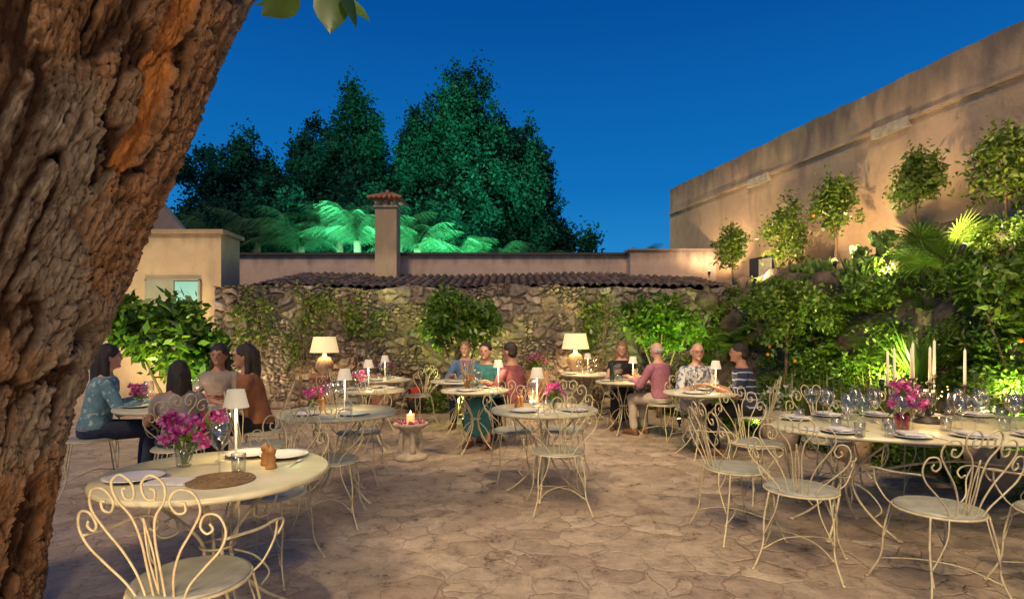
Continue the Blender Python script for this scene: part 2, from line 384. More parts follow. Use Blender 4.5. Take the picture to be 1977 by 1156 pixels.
def make_tree(loc,label,cat_,trunk_pts,trunk_r,crownmesh,group=None,rz=0,branches=None):
    e=empty(cat_.replace(' ','_'),loc,rz)
    b=MB(); b.tube(cat(trunk_pts,4),[trunk_r*(1-.5*i/((len(trunk_pts)-1)*4)) for i in range((len(trunk_pts)-1)*4+1)],8)
    for (a,c) in (branches or []):
        a=Vector(a);c=Vector(c); m=(a+c)/2+Vector((0,0,-.05)); b.tube(cat([a,m,c],4),[trunk_r*.5*(1-.08*i) for i in range(9)],6)
    b.obj('trunk',M['branch'],e)
    link('crown',crownmesh,e); tag(e,label,'tree',group); return e
# ---------------------------------------------------------------- world, camera
w=bpy.data.worlds.new('World'); scene.world=w; w.use_nodes=True; nt=w.node_tree; L=nt.links
bg=nt.nodes['Background']
tc=N(nt,'ShaderNodeTexCoord'); sp=N(nt,'ShaderNodeSeparateXYZ'); L.new(tc.outputs['Generated'],sp.inputs[0])
r=ramp(nt,[(0.0,(.04,.34,.68)),(.1,(.02,.26,.62)),(.25,(.005,.16,.50)),(.5,(.0015,.08,.34)),(1,(.001,.035,.16))])
L.new(sp.outputs['Z'],r.inputs['Fac']); L.new(r.outputs[0],bg.inputs[0]); bg.inputs[1].default_value=1.0
cam=bpy.data.cameras.new('camera'); co=bpy.data.objects.new('camera',cam); col.objects.link(co)
co.location=(0,0,1.4); co.rotation_euler=(rad(90),0,0); cam.lens=19.67; cam.sensor_width=36; cam.shift_y=.0364; cam.clip_end=800; cam.clip_start=.05
scene.camera=co
def lamp(kind,loc,power,color,size=.1,target=None,angle=None,blend=.6,parent=None,name='light'):
    l=bpy.data.lights.new(name,kind); l.energy=power; l.color=color
    if kind in('POINT','SPOT'): l.shadow_soft_size=size
    if kind=='SPOT': l.spot_size=rad(angle or 90); l.spot_blend=blend
    o=bpy.data.objects.new(name,l); col.objects.link(o); o.location=loc
    if target is not None: o.rotation_euler=(Vector(target)-Vector(loc)).to_track_quat('-Z','Y').to_euler()
    if parent: o.parent=parent
    return o
sun=lamp('SUN',(0,0,10),2.0,(1,.70,.38),name='flood_sun'); sun.data.angle=rad(12)  # sun-type lamp added as the general warm floodlight over the dusk courtyard
sun.rotation_euler=Vector((.32,.72,-.85)).to_track_quat('-Z','Y').to_euler()
# ---------------------------------------------------------------- ground
b=MB(); b.add([(-300,-300,-.02),(300,-300,-.02),(300,300,-.02),(-300,300,-.02)],[(0,1,2,3)])
g=b.obj('ground',M['soil'],smooth=False); g['kind']='structure'
b=MB(); b.add([(-9,-3,0),(9,-3,0),(9,11.2,0),(-9,11.2,0)],[(0,1,2,3)])
g=b.obj('pavement',M['pave'],smooth=False); g['kind']='structure'
# ---------------------------------------------------------------- big tree trunk
def big_tree():
    nu=1150
    zs=np.linspace(-.05,3.9,nu)
    cz=[-.1,.3,.7,1.2,1.8,2.3,2.7,3.9]; cx=[-2.88,-2.78,-2.69,-2.55,-2.32,-2.13,-2.02,-1.6]; rr=[.58,.56,.56,.56,.57,.6,.63,.66]
    X=np.interp(zs,cz,cx); Rr=np.interp(zs,cz,rr)
    k=np.ones(81)/81
    X=np.convolve(np.pad(X,40,'edge'),k,'valid'); Rr=np.convolve(np.pad(Rr,40,'edge'),k,'valid')
    th=np.concatenate([np.linspace(4.7,7.3,560),np.linspace(7.3,4.7+2*np.pi,70)[1:]]); nv=len(th)
    Z,T=np.meshgrid(zs,th,indexing='ij'); z=Z.ravel();t=T.ravel()
    ct,st=np.cos(t),np.sin(t)
    p=np.stack([ct*.6,st*.6,z],1)
    big=fbm(p*np.array([2.2,2.2,.9]),3,3)-.45
    warp=fbm(p*np.array([4,4,2.0]),4,11)-.47; warp2=fbm(p*np.array([16,16,10]),4,12)-.47
    a_=(t-4.7)*.6+warp*.07+warp2*.035
    def ridge(fa,fz,s,wz=1.2):
        n=vnoise(np.stack([a_*fa,z*fz+warp*wz+warp2*.8,a_*0],1),s); return np.abs(2*n-1)
    r1=sstep(0,.32,ridge(15,2.2,21)); r2=sstep(0,.4,ridge(30,6,22)); r3=sstep(0,.5,ridge(70,18,23))
    cross=sstep(0,.22,np.abs(2*vnoise(np.stack([a_*12,z*15+warp*6+warp2*2,a_*0],1),24)-1))
    fine=fbm(p*np.array([55,55,28]),3,41)
    flake=((z*6+warp*7+vnoise(np.stack([a_*22,z*2.5,a_*0],1),25)*6)%1)
    flk2=((a_*24+warp2*2+vnoise(np.stack([a_*6,z*5,a_*0],1),26)*4)%1)
    pang=((t-6.12+np.pi)%(2*np.pi))-np.pi
    patch=np.exp(-((pang/.12)**2))*sstep(1.85,2.15,z+.9*warp)*(1-sstep(2.75,3.1,z+.9*warp))
    patch=sstep(.32,.55,patch+warp*.9+warp2*.9)
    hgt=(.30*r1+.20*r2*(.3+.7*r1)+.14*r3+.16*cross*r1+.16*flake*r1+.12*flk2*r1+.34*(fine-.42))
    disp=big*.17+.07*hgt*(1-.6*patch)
    dth=((t-6.3+np.pi)%(2*np.pi))-np.pi
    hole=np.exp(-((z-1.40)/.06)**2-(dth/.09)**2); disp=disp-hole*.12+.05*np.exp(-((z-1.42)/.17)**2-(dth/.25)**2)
    d3=((t-5.5+np.pi)%(2*np.pi))-np.pi; disp=disp+.09*np.exp(-((z-.5)/.12)**2-(d3/.22)**2)
    rad_=np.repeat(Rr,nv)+disp-.03
    V=np.stack([np.repeat(X,nv)+ct*rad_,2.42+st*rad_,z],1)
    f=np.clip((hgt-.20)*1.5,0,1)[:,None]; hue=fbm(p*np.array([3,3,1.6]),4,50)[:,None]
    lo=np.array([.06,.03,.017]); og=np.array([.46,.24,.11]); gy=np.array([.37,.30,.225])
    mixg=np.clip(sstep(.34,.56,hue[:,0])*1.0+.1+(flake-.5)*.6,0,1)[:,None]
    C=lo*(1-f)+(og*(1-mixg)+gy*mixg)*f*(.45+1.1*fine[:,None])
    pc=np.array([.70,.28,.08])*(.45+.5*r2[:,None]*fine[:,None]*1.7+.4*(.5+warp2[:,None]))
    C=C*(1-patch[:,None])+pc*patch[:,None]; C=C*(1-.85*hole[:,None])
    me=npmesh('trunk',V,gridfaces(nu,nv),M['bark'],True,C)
    e=empty('mulberry_tree',(0,0,0)); tag(e,'massive leaning old tree trunk with deeply furrowed orange-brown bark','tree')
    link('trunk',me,e)
    b=MB(); br=cat([(-1.75,2.5,3.5),(-1.2,2.3,3.15),(-.85,2.2,2.95),(-.62,2.2,2.84)],6); b.tube(br,[.02-.0008*i for i in range(len(br))],6)
    b.tube(cat([(-1.2,2.3,3.15),(-.95,2.25,2.95),(-.88,2.2,2.8)],5),.005,5); b.obj('branch',M['branch'],e)
    b=MB()
    def bl(c,d,s,L,W,fold):
        c=Vector(c);d=Vector(d).normalized();s=Vector(s);s=(s-d*s.dot(d)).normalized(); n=d.cross(s)
        prof=[(0,0),(.08,.32),(.25,.5),(.45,.5),(.65,.38),(.85,.16),(1,0)]
        vs=[];fs=[]
        for t_,w_ in prof:
            q=c+d*L*t_-n*(.12*L*t_*t_)
            vs+= [q-s*W*w_-n*fold*w_*W,q,q+s*W*w_-n*fold*w_*W]
        for i in range(len(prof)-1):
            a=i*3; fs+=[(a,a+1,a+4,a+3),(a+1,a+2,a+5,a+4)]
        b.add(vs,fs)
    bl((-.71,2.2,2.77),(.05,-.2,-1),(1,.4,0),.19,.13,.3)
    bl((-.84,2.2,2.75),(-.75,-.1,-.6),(.3,1,-.6),.17,.13,.3)
    bl((-.64,2.2,2.78),(.25,.1,-1),(.3,1,.2),.16,.11,.4)
    bl((-.9,2.25,2.76),(-.9,.1,-.25),(.2,.6,.9),.14,.1,.2)
    bl((-.68,2.3,2.80),(.6,.1,-.5),(.2,1,.9),.13,.1,.2)
    b.obj('leaves',M['bigleaf'],e)
big_tree()
# ---------------------------------------------------------------- rubble wall building
def rubble():
    x0,x1,z1=-5.75,4.35,2.38
    nu,nv=1150,270
    xs=np.linspace(x0,x1,nu); zz=np.linspace(-.02,1,nv)
    X,Z=np.meshgrid(xs,zz,indexing='ij'); x=X.ravel()
    top=z1+.09*(fbm(np.stack([x*2.5,x*0,x*0],1),3,5)-.5)*2
    z=Z.ravel()*top
    p=np.stack([x,z,x*0],1)
    wx=x+.2*(fbm(p*5,3,61)-.5); wz=z+.2*(fbm(p*5,3,62)-.5)
    f1,f2,idv=vor2(wx/.28,wz/.17,7)
    g1,g2,id2=vor2(wx/.1,wz/.07,9)
    small=vnoise(p*np.array([3.1,4.2,1]),71)>.52
    F1=np.where(small,g1,f1);F2=np.where(small,g2,f2);I=np.where(small,id2,idv)
    e=sstep(.0,.38,F2-F1)
    rough=fbm(p*16,4,80)
    depth=e*(.03+.07*I)+.045*rough
    V=np.stack([x,10.86-depth,z],1)
    pal=np.array([[.22,.18,.15],[.32,.26,.2],[.42,.35,.27],[.28,.24,.21],[.38,.30,.22],[.15,.13,.115],[.5,.43,.34],[.3,.23,.18]])
    C=pal[(I*7.99).astype(int)]*(.5+1.0*rough[:,None])
    mort=np.array([.27,.21,.15]); e3=(.2+.8*e)[:,None]; C=C*e3+mort*(1-e3)
    big_=fbm(p*.8,3,99)[:,None]; C=C*(.6+.75*big_)
    wall=npmesh('wall',V,gridfaces(nu,nv),M['stone'],True,C)
    E=empty('stone_outbuilding',(0,0,0)); tag(E,'low rubble stone building with tiled lean-to roof','building')
    link('wall',wall,E)
    b=MB(); b.box((x0,10.9,0),(x1,13.2,2.15)); b.obj('inner_wall',M['rock'],E,False)
    nu,nv=1300,90
    xs=np.linspace(-5.1,4.3,nu); vs=np.linspace(0,1,nv)
    X,Vv=np.meshgrid(xs,vs,indexing='ij'); x=X.ravel(); v=Vv.ravel()
    rows=v*9; rf=rows-np.floor(rows); row=np.floor(rows)
    ci=np.floor(x/.17); cf=x/.17-ci
    jit=_h(ci.astype(np.int64),row.astype(np.int64),(ci*0).astype(np.int64),3)
    y=10.9+v*2.58+.05*(jit-.5)
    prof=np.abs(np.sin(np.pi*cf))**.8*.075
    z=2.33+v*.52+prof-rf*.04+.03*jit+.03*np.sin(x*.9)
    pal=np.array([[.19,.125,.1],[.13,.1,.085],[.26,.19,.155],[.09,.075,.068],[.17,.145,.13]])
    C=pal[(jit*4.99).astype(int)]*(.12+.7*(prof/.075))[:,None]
    link('roof',npmesh('roof',np.stack([x,y,z],1),gridfaces(nu,nv),M['tile'],True,C),E)
rubble()
E=empty('parapet_wall',(0,0,0)); tag(E,'long low pinkish plaster parapet wall with dark coping','wall')
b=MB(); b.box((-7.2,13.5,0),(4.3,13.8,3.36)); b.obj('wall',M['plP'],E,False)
b=MB(); b.box((-7.3,13.42,3.362),(4.3,13.85,3.42)); b.obj('coping',M['darkiron'],E,False)
E=empty('low_wall',(0,0,0)); tag(E,'short plaster wall piece butting against the tall building','wall')
b=MB(); b.box((2.75,13.0,0),(4.75,13.45,3.4)); b.box((2.7,12.95,3.402),(4.76,13.48,3.44)); b.obj('masonry',M['plP'],E,False)
E=empty('chimney',(-2.93,13.2,0)); tag(E,'square plaster chimney with little tiled cap','chimney')
b=MB(); b.box((-.25,-.22,2.6),(.25,.22,4.40)); b.obj('shaft',M['plL'],E,False)
b=MB()
for sx_ in(-1,0,1):
    for sy_ in(-1,1): b.box((sx_*.19-.035,sy_*.16-.04,4.44),(sx_*.19+.035,sy_*.16+.04,4.57))
b.box((-.29,-.26,4.402),(.29,.26,4.44)); b.obj('vent',M['limestone'],E,False)
b=MB(); b.box((-.32,-.28,4.572),(.32,.28,4.6))
for i in range(7):
    x=-.33+.11*i
    for s_ in(-1,1): b.tube([(x*1.15,s_*.38,4.59),(x*.3,0,4.78)],[.045,.025],8)
b.ell((0,0,4.8),(.05,.05,.06)); b.obj('cap',M['terra'],E)
E=empty('plaster_annex',(0,0,0)); tag(E,'cream plaster flat-roofed annex with pale green window','building')
b=MB(); b.box((-11,11.0,0),(-5.72,11.75,3.42)); b.obj('wall',M['plL'],E,False)
b=MB(); b.box((-11.05,10.93,3.422),(-5.65,11.82,3.5)); b.obj('cornice',M['plL'],E,False)
b=MB(); b.box((-7.15,10.94,1.45),(-6.62,10.985,2.5)); b.obj('shutter',M['shutter'],E,False)
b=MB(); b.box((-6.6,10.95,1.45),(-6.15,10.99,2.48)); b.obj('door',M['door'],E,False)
b=MB(); b.box((-7.19,10.945,1.45),(-7.155,10.995,2.52)); b.box((-6.145,10.945,1.45),(-6.11,10.995,2.52)); b.box((-7.19,10.945,2.502),(-6.11,10.995,2.53)); b.obj('frame',M['shutter'],E,False)
E=empty('gabled_house',(0,0,0)); tag(E,'pale plaster house with sloping roof edge behind the annex','building')
b=MB(); b.add([(-14,15,0),(-8.75,15,0),(-8.75,15,4.15),(-9.45,15,5.0),(-14,15,5.0),(-14,15.3,0),(-8.75,15.3,0),(-8.75,15.3,4.15),(-9.45,15.3,5.0),(-14,15.3,5.0)],[(0,1,2,3,4),(9,8,7,6,5),(1,6,7,2),(2,7,8,3),(3,8,9,4),(0,4,9,5)]); b.obj('wall',M['plP'],E,False)
E=empty('plaster_building',(0,0,0)); tag(E,'tall weathered ochre plaster wall of old building','building')
def wallx(y): return 4.24+.267*(15-y)
b=MB(); ya,yb=15.0,.5
N_=60; vs=[];fs=[]
for i in range(N_+1):
    y=ya+(yb-ya)*i/N_; zt=5.36+.04*(R.random()-.5)
    vs+=[(wallx(y),y,0),(wallx(y),y,zt),(wallx(y)+.5,y+.1,zt),(wallx(y)+.5,y+.1,0)]
for i in range(N_):
    a=i*4;c=a+4; fs+=[(a,a+1,c+1,c),(a+1,a+2,c+2,c+1),(a+2,a+3,c+3,c+2)]
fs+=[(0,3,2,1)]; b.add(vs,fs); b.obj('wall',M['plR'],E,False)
def strip(b,y0,y1,z0,z1,pr): 
    b.add([(wallx(y)-p,y,z) for y in(y0,y1) for p,z in((-.02,z0),(pr,z0),(pr,z1),(-.02,z1))],[(0,1,2,3),(7,6,5,4),(0,4,5,1),(1,5,6,2),(2,6,7,3)])
def stripo(name,mat,*a): b=MB(); strip(b,*a); b.obj(name,M[mat],E,False)
stripo('ledge','plR',15,.6,4.66,4.71,.05)
stripo('stone_slab','limestone',11.9,11.3,4.56,4.72,.07); stripo('stone_slab','limestone',9.0,8.4,4.56,4.72,.07)
stripo('window','winglass',11.9,11.2,2.4,3.05,.02); stripo('curtain','curtain',11.6,11.25,2.45,3.0,.035)
# ---------------------------------------------------------------- bank
def bankh(x,y):
    wd=wallx(y)-x
    return 2.45*(1-sstep(.7,2.5,wd))
def bank():
    nu,nv=150,260
    u=np.linspace(0,3.0,nu); ys=np.linspace(1.0,14.5,nv)
    U,Y=np.meshgrid(u,ys,indexing='ij'); u_=U.ravel(); y=Y.ravel(); x=wallx(y)-u_+.02
    h=bankh(x,y); p=np.stack([x,y,h],1)
    n=fbm(p*1.6,4,90)-.5; f1,f2,idv=vor2(x/.5+n*.5,(y+h)/.5,13)
    e=sstep(0,.4,f2-f1)
    m=sstep(0,.4,h)
    h=h+m*(n*.5+e*.18*idv)-.03
    x=x-m*(e*.2*idv)
    me=npmesh('terrain',np.stack([x,y,h],1),gridfaces(nu,nv),M['rock'],True)
    o=link('terrain',me); o['kind']='structure'
bank()
def bz(x,y): return float(bankh(np.array([x]),np.array([y]))[0])
def boulder(seed,s):
    b=MB(); b.ell((0,0,0),(s,s*.8,s*.9),30,20); v=np.array(b.v); d=fbm(v/s*1.3+seed,4,seed)-.45; d2=vnoise(v/s*4+seed*3,seed+4); d3=1-np.abs(2*vnoise(v/s*2.2+seed*7,seed+9)-1)
    v=v*(1+d*1.4+(d2-.5)*.4-d3*.3)[:,None]; b.v=[tuple(q) for q in v]; return b.mesh('boulder',[M['rock']],True)
bm=[boulder(i,.3) for i in range(4)]
for (x,y,z,s) in [(4.0,10.3,.3,1.3),(3.9,10.2,1.2,1.2),(4.2,10.5,1.8,1.1),(4.5,10.2,2.1,1.0),(4.6,9.6,1.8,.9),(4.2,9.4,1.0,1.1),(5.0,8.9,2.1,.8),(4.5,8.4,1.3,.9),(4.2,7.9,.6,.9),(5.75,7.35,2.65,1.25),(6.05,7.2,2.7,1.1),(4.7,7.2,1.2,.9),(4.4,6.6,.5,1.0),(5.3,6.6,1.9,.9),(5.0,5.9,1.0,.8),(5.8,6.3,2.4,.9),(5.5,5.4,1.7,.8),(4.3,11,2.2,1.0),(3.7,10.5,2.1,.9),(3.2,10.4,.2,.7)]:
    o=link('boulder',R.choice(bm)); o.location=(x,y,z); o.rotation_euler=(R.random()*6,R.random()*6,R.random()*6); o.scale=(s,s*.9,s*.85)
    tag(o,'rough dark lava boulder on the planted bank','rock','boulders on the garden bank')
# ---------------------------------------------------------------- topiary trees
def topiary(x,y,zc,rx,rz_,seed,fruit=0,zb=None):
    zb=bz(x,y)-.1 if zb is None else zb
    h=zc-zb
    me=foliage('crown',seed,[((0,0,h),(rx,rx,rz_)),((rx*.15,0,h+rz_*.25),(rx*.6,rx*.6,rz_*.9))],int(2800*max(rx/.45,.6)),60,.11,.075,M['leafy'],.5,.1,.3)
    e=make_tree((x,y,zb),'small clipped orange tree on thin stem against plaster wall','orange_tree',[(0,0,0),(R.uniform(-.05,.05),0,h*.5),(0,0,h)],.03,me,'clipped orange trees on the bank',branches=[((0,0,h*.8),(.2,.1,h)),((0,0,h*.8),(-.2,-.1,h+.1))])
    if fruit:
        b=MB()
        for i in range(fruit):
            a=R.random()*6.28; q=R.uniform(.6,.95); b.ell((rx*q*math.cos(a),rx*q*math.sin(a),h-rz_*R.uniform(.3,.95)),(.024,.024,.024),8,6)
        b.obj('oranges',M['orangef'],e)
topiary(4.48,11.3,3.18,.37,.42,101,1)
topiary(4.93,10.0,3.25,.43,.64,102)
topiary(5.22,9.1,3.55,.38,.47,103,2)
topiary(5.52,7.7,3.55,.37,.40,104)
topiary(5.85,6.6,3.35,.42,.52,105,1)
topiary(3.95,8.0,1.65,.52,.6,106,1,0)
def citrus(x,y,zc,rx,rz_,seed,mat,n=4200,size=.13,zb=0,droop=.3):
    me=foliage('crown',seed,[((0,0,zc),(rx,rx*.85,rz_)),((-rx*.3,0,zc+rz_*.4),(rx*.55,rx*.5,rz_*.65)),((rx*.45,0,zc-.05),(rx*.6,rx*.5,rz_*.7))],n,80,.14,size,mat,.45,droop,.35)
    make_tree((x,y,zb),'leafy citrus tree glowing green beside rubble wall','citrus_tree',[(0,0,0),(.05,0,zc*.4),(-.02,0,zc)],.05,me,None,branches=[((.04,0,zc*.3),(.4,0,zc)),((.04,0,zc*.3),(-.4,0,zc)),((0,0,zc*.6),(0,-.3,zc+.2))])
citrus(-.92,9.7,1.68,.66,.46,201,M['leaf'],3600)
citrus(2.55,9.7,1.62,.70,.48,202,M['leaf'],3600)
citrus(-4.75,7.7,1.35,.78,.6,203,M['leaf'],4200,.15)
citrus(5.15,5.6,1.65,.42,.5,205,M['leafy'],2800,.1)
def oranges(cx,cy,cz,sx_,sz_,n):
    b=MB()
    for i in range(n): b.ell((cx+R.uniform(-sx_,sx_),cy+R.uniform(-.2,.2),cz+R.uniform(-sz_,sz_)),(.026,.026,.026),8,6)
    o=b.obj('orange_fruit',M['orangef']); tag(o,'ripe oranges hanging among the foliage','fruit'); o['kind']='stuff'
oranges(5.1,5.5,1.6,.3,.35,4); oranges(3.9,7.8,1.25,.4,.2,4)
def creeper(x,w_,h,z,seed):
    rs=np.random.default_rng(seed); n=int(420*w_*h/.6)
    c=rs.random((14,2)); k=rs.integers(0,14,n)
    P=np.zeros((n,3)); P[:,0]=(c[k,0]-.5)*w_+rs.normal(size=n)*.1; P[:,2]=(c[k,1]-.5)*h+rs.normal(size=n)*.12; P[:,1]=-rs.random(n)*.08
    V,F=leafV(rs,P,.085,.6,.4); e=empty('climbing_plant',(x,10.7,z)); link('foliage',npmesh('foliage',V,F,M['leafy']),e)
    b=MB()
    for i in range(4):
        px=R.uniform(-w_*.4,w_*.4); b.tube(cat([(px*.3,.02,-z),(px*.6,.0,-z*.5),(px,-.01,0),(px*1.1,-.01,h*.45)],5),.008,5)
    b.obj('stem',M['branch'],e); tag(e,'yellow-green creeper climbing the rubble wall','climbing plant','creepers on the stone wall')
creeper(-4.95,.6,1.1,1.75,301); creeper(-3.8,.7,.8,1.9,302); creeper(-2.85,.7,.9,1.8,303); creeper(1.6,.7,.9,1.75,304); creeper(-4.1,.4,.7,1.2,305)
shr=[foliage('shrub',400+i,[((0,0,.22),(.42,.42,.3))],1500,46,.12,.08,[M['leafy'],M['leaf'],M['fern']][i],.4,.0,.2) for i in range(3)]
pts=[]
for i in range(84):
    y=R.uniform(4.2,11.0); u_=R.uniform(.95,2.6); x=wallx(y)-u_; pts.append((x,y,bz(x,y)))
for i in range(46):
    y=R.uniform(4.6,8.6); u_=R.uniform(.9,2.5); x=wallx(y)-u_; pts.append((x,y,bz(x,y)+.08))
for i,(x,y,z) in enumerate(pts+[(3.4,10.2,0),(3.0,10.3,0),(-1.5,10.4,0),(3.5,8.6,0),(4.1,6.0,0),(4.4,5.0,0),(3.9,6.8,0),(3.8,9.0,0)]):
    o=link('shrub',R.choice(shr)); o.location=(x,y,z); o.rotation_euler=(0,0,R.random()*6); s=R.uniform(.5,.95) if z<1.9 else R.uniform(.4,.6); o.scale=(s,s,s*R.uniform(.8,1.3))
    tag(o,'low leafy shrub growing between the rocks','shrub','shrubs on the garden bank')
def tuft(seed,n,L,spread,mat,wid,arch=.5):
    rs=np.random.default_rng(seed); V=[];F=[]
    for i in range(n):
        a=rs.random()*6.28; l=L*(.6+.5*rs.random()); sp_=spread*(.3+rs.random()); d=np.array([math.cos(a),math.sin(a),0]); s=np.array([-math.sin(a),math.cos(a),0])*wid
        o=len(V)
        for k in range(6):
            t=k/5; q=d*(sp_*l*t+.03)+np.array([0,0,l*(t-arch*t*t*sp_)]); ww=s*(1-t**1.5)*(1 if k else .5)
            V+= [q-ww,q+ww]
        for k in range(5): F.append((o+2*k,o+2*k+1,o+2*k+3,o+2*k+2))
    return npmesh('tuft',np.array(V),np.array(F),mat)
def fern(seed,n,L):
    rs=np.random.default_rng(seed); V=[];F=[]
    for i in range(n):
        a=rs.random()*6.28; l=L*(.6+.5*rs.random()); el=.5+.8*rs.random(); d=np.array([math.cos(a),math.sin(a),0]); s=np.array([-math.sin(a),math.cos(a),0])
        for k in range(1,22):
            t=k/21; q=d*(l*t*math.cos(el*(1-.3*t)))+np.array([0,0,l*(t*math.sin(el)-.55*t*t)]); w_=l*.22*math.sin(math.pi*min(1,t*.9+.12))
            for sg in(-1,1):
                o=len(V); tip=q+s*sg*w_+d*w_*.5-np.array([0,0,w_*.25]); dd=d*l*.018
                V+=[q-dd,q+dd,tip+dd*.3,tip-dd*.3]; F.append((o,o+1,o+2,o+3))
    return npmesh('fern',np.array(V),np.array(F),M['fern'])
fm=[fern(501,22,.75),fern(502,18,.6)]
for i in range(44):
    y=R.uniform(4.6,10.2); u_=R.uniform(1.3,2.75); x=wallx(y)-u_; o=link('fern',R.choice(fm)); o.location=(x,y,bz(x,y)+.1); o.rotation_euler=(0,-.3,R.random()*6)
    tag(o,'feathery green fern arching over the rocks','fern','ferns on the garden bank')
tm=[tuft(510,120,1.1,.45,M['reed'],.008),tuft(511,90,.8,.6,M['reed'],.01)]
for (x,y) in [(3.6,7.2),(3.9,6.9),(4.2,6.5),(3.75,7.5),(4.3,5.9)]:
    o=link('reed_clump',R.choice(tm)); o.location=(x,y,bz(x,y)); tag(o,'clump of thin dry reeds at the foot of the bank','plant','reed clumps')
ag=tuft(520,40,.75,.7,M['fern'],.03,.25)
for (x,y,z) in [(3.55,9.4,0),(3.9,9.2,.3),(4.9,7.9,1.9),(4.5,6.2,.9),(5.3,7.2,2.1)]:
    o=link('agave_plant',ag); o.location=(x,y,z); tag(o,'spiky broad-leaved agave beside rocks','plant','agaves')
def fanpalm(x,y,z,s,seed,label):
    rs=np.random.default_rng(seed); V=[];F=[]
    b=MB()
    for i in range(24):
        a=rs.random()*6.28; el=rs.uniform(-.1,1.35); l=s*rs.uniform(.45,.75)
        d=Vector((math.cos(a)*math.cos(el),math.sin(a)*math.cos(el),math.sin(el))); c=d*l; b.tube([(0,0,0),c*.5+Vector((0,0,.03)),c],.007,4)
        sd=Vector((-math.sin(a),math.cos(a),0)); nn=d.cross(sd)
        for k in range(26):
            th=(k/25-.5)*math.pi*1.5; dr=d*math.cos(th)+sd*math.sin(th)-nn*0.12; L_=s*.45*(1-.2*abs(th)); pr=nn.cross(dr).normalized()*s*.012
            o=len(V); V+=[c, c+dr*L_*.5-pr, c+dr*L_+Vector((0,0,-.06*s)), c+dr*L_*.5+pr]; F.append((o,o+1,o+2,o+3))
    e=empty('fan_palm',(x,y,z)); b.obj('stalk',M['cactus'],e); link('fronds',npmesh('fronds',np.array([tuple(q) for q in V]),np.array(F),M['fern']),e); tag(e,label,'palm')
fanpalm(5.1,6.7,2.0,.95,601,'spiky fan palm growing on the rocky bank'); fanpalm(5.0,7.5,1.6,.55,602,'small fan palm among ferns and rocks')
def cactus(x,y,z,seed,s=1):
    b=MB(); q=random.Random(seed)
    def pad(p,d,l,depth):
        d=d.normalized(); c=p+d*l*.5; side=Vector((q.uniform(-1,1),q.uniform(-1,1),.1)); side=(side-d*side.dot(d)).normalized(); n=d.cross(side)
        rot=Matrix((side,n,d)).transposed(); b.ell(c,(l*.36,l*.07,l*.55),12,8,rot)
        if depth>0:
            for i in range(q.choice([1,2,2,3])):
                dd=(d+side*q.uniform(-.9,.9)+n*q.uniform(-.3,.3)+Vector((0,0,.3))); pad(p+d*l*.88+side*q.uniform(-.2,.2)*l,dd,l*q.uniform(.75,.98),depth-1)
    for i in range(4): pad(Vector((q.uniform(-.12,.12),q.uniform(-.06,.06),0)),Vector((q.uniform(-.6,.6),q.uniform(-.4,.4),1)),.15*s,3)
    o=b.obj('prickly_pear_cactus',M['cactus'],None,True,(x,y,z)); tag(o,'prickly pear cactus with flat pads on the rocky bank','cactus','prickly pears on the bank')
for i,(x,y,z) in enumerate([(5.15,8.3,2.3),(4.85,8.7,2.1),(4.7,9.3,1.95),(5.0,8.0,2.0),(4.5,8.6,1.6),(5.5,8.3,2.45),(4.9,9.6,2.2)]): cactus(x,y,z,700+i,1+.2*(i%2))
# ---------------------------------------------------------------- background trees
def bgtree(x,y,top,w_,seed,label,n=26000,depth_=None):
    rs=random.Random(seed); ells=[]; h0=2.8; H=top-h0
    ells.append(((0,0,h0+H*.38),(w_*.5,w_*.45,H*.40)))
    ells.append(((0,0,top-H*.25),(w_*.17,w_*.17,H*.23)))
    for i in range(20):
        a=rs.random()*6.28; r_=w_*rs.uniform(.12,.54); tp=top-H*(.27*(r_/(.5*w_))**1.3)-H*rs.uniform(.0,.22); hz=H*rs.uniform(.10,.2); rr_=w_*rs.uniform(.07,.13)
        ells.append(((r_*math.cos(a),r_*math.sin(a),tp-hz),(rr_,rr_,hz)))
    me=foliage('crown',seed,ells,n,int(n/60),.26,.15,M['leafd'],.6,.0,.2,1.4)
    make_tree((x,y,0),label,'broadleaf_tree',[(0,0,0),(.1,0,top*.4),(0,0,top*.8)],.2,me,'tall trees behind the roof',branches=[((0,0,top*.3),(w_*.3,0,top*.6)),((0,0,top*.3),(-w_*.3,0,top*.55))])
bgtree(-10.6,22,9.9,4.4,801,'dark broadleaf tree with ragged crown under dusk sky',36000)
bgtree(-8.3,23,10.6,4.2,802,'slim dark tree with feathery crown',34000)
bgtree(-6.3,22,11.9,3.8,803,'tall narrow dark tree with pointed top',36000)
bgtree(-4.9,24,9.4,3.8,807,'lower dark tree filling gap between crowns',22000)
bgtree(-3.4,23,11.7,4.0,804,'tall dense tree lit faintly green',38000)
bgtree(-1.6,22,12.6,4.8,805,'tallest full-crowned tree lit green from below',56000)
bgtree(.5,22.5,10.2,3.8,806,'rounded dark green tree at the end of the row',32000)
bgtree(-8.8,20.5,7.6,5.2,808,'low bushy dark tree behind the parapet',26000)
bgtree(1.4,22,6.8,3.2,809,'small dark tree thinning toward the sky',12000)
bgtree(-3.9,21,7.4,5.4,810,'low spreading tree glowing teal green above palms',30000)
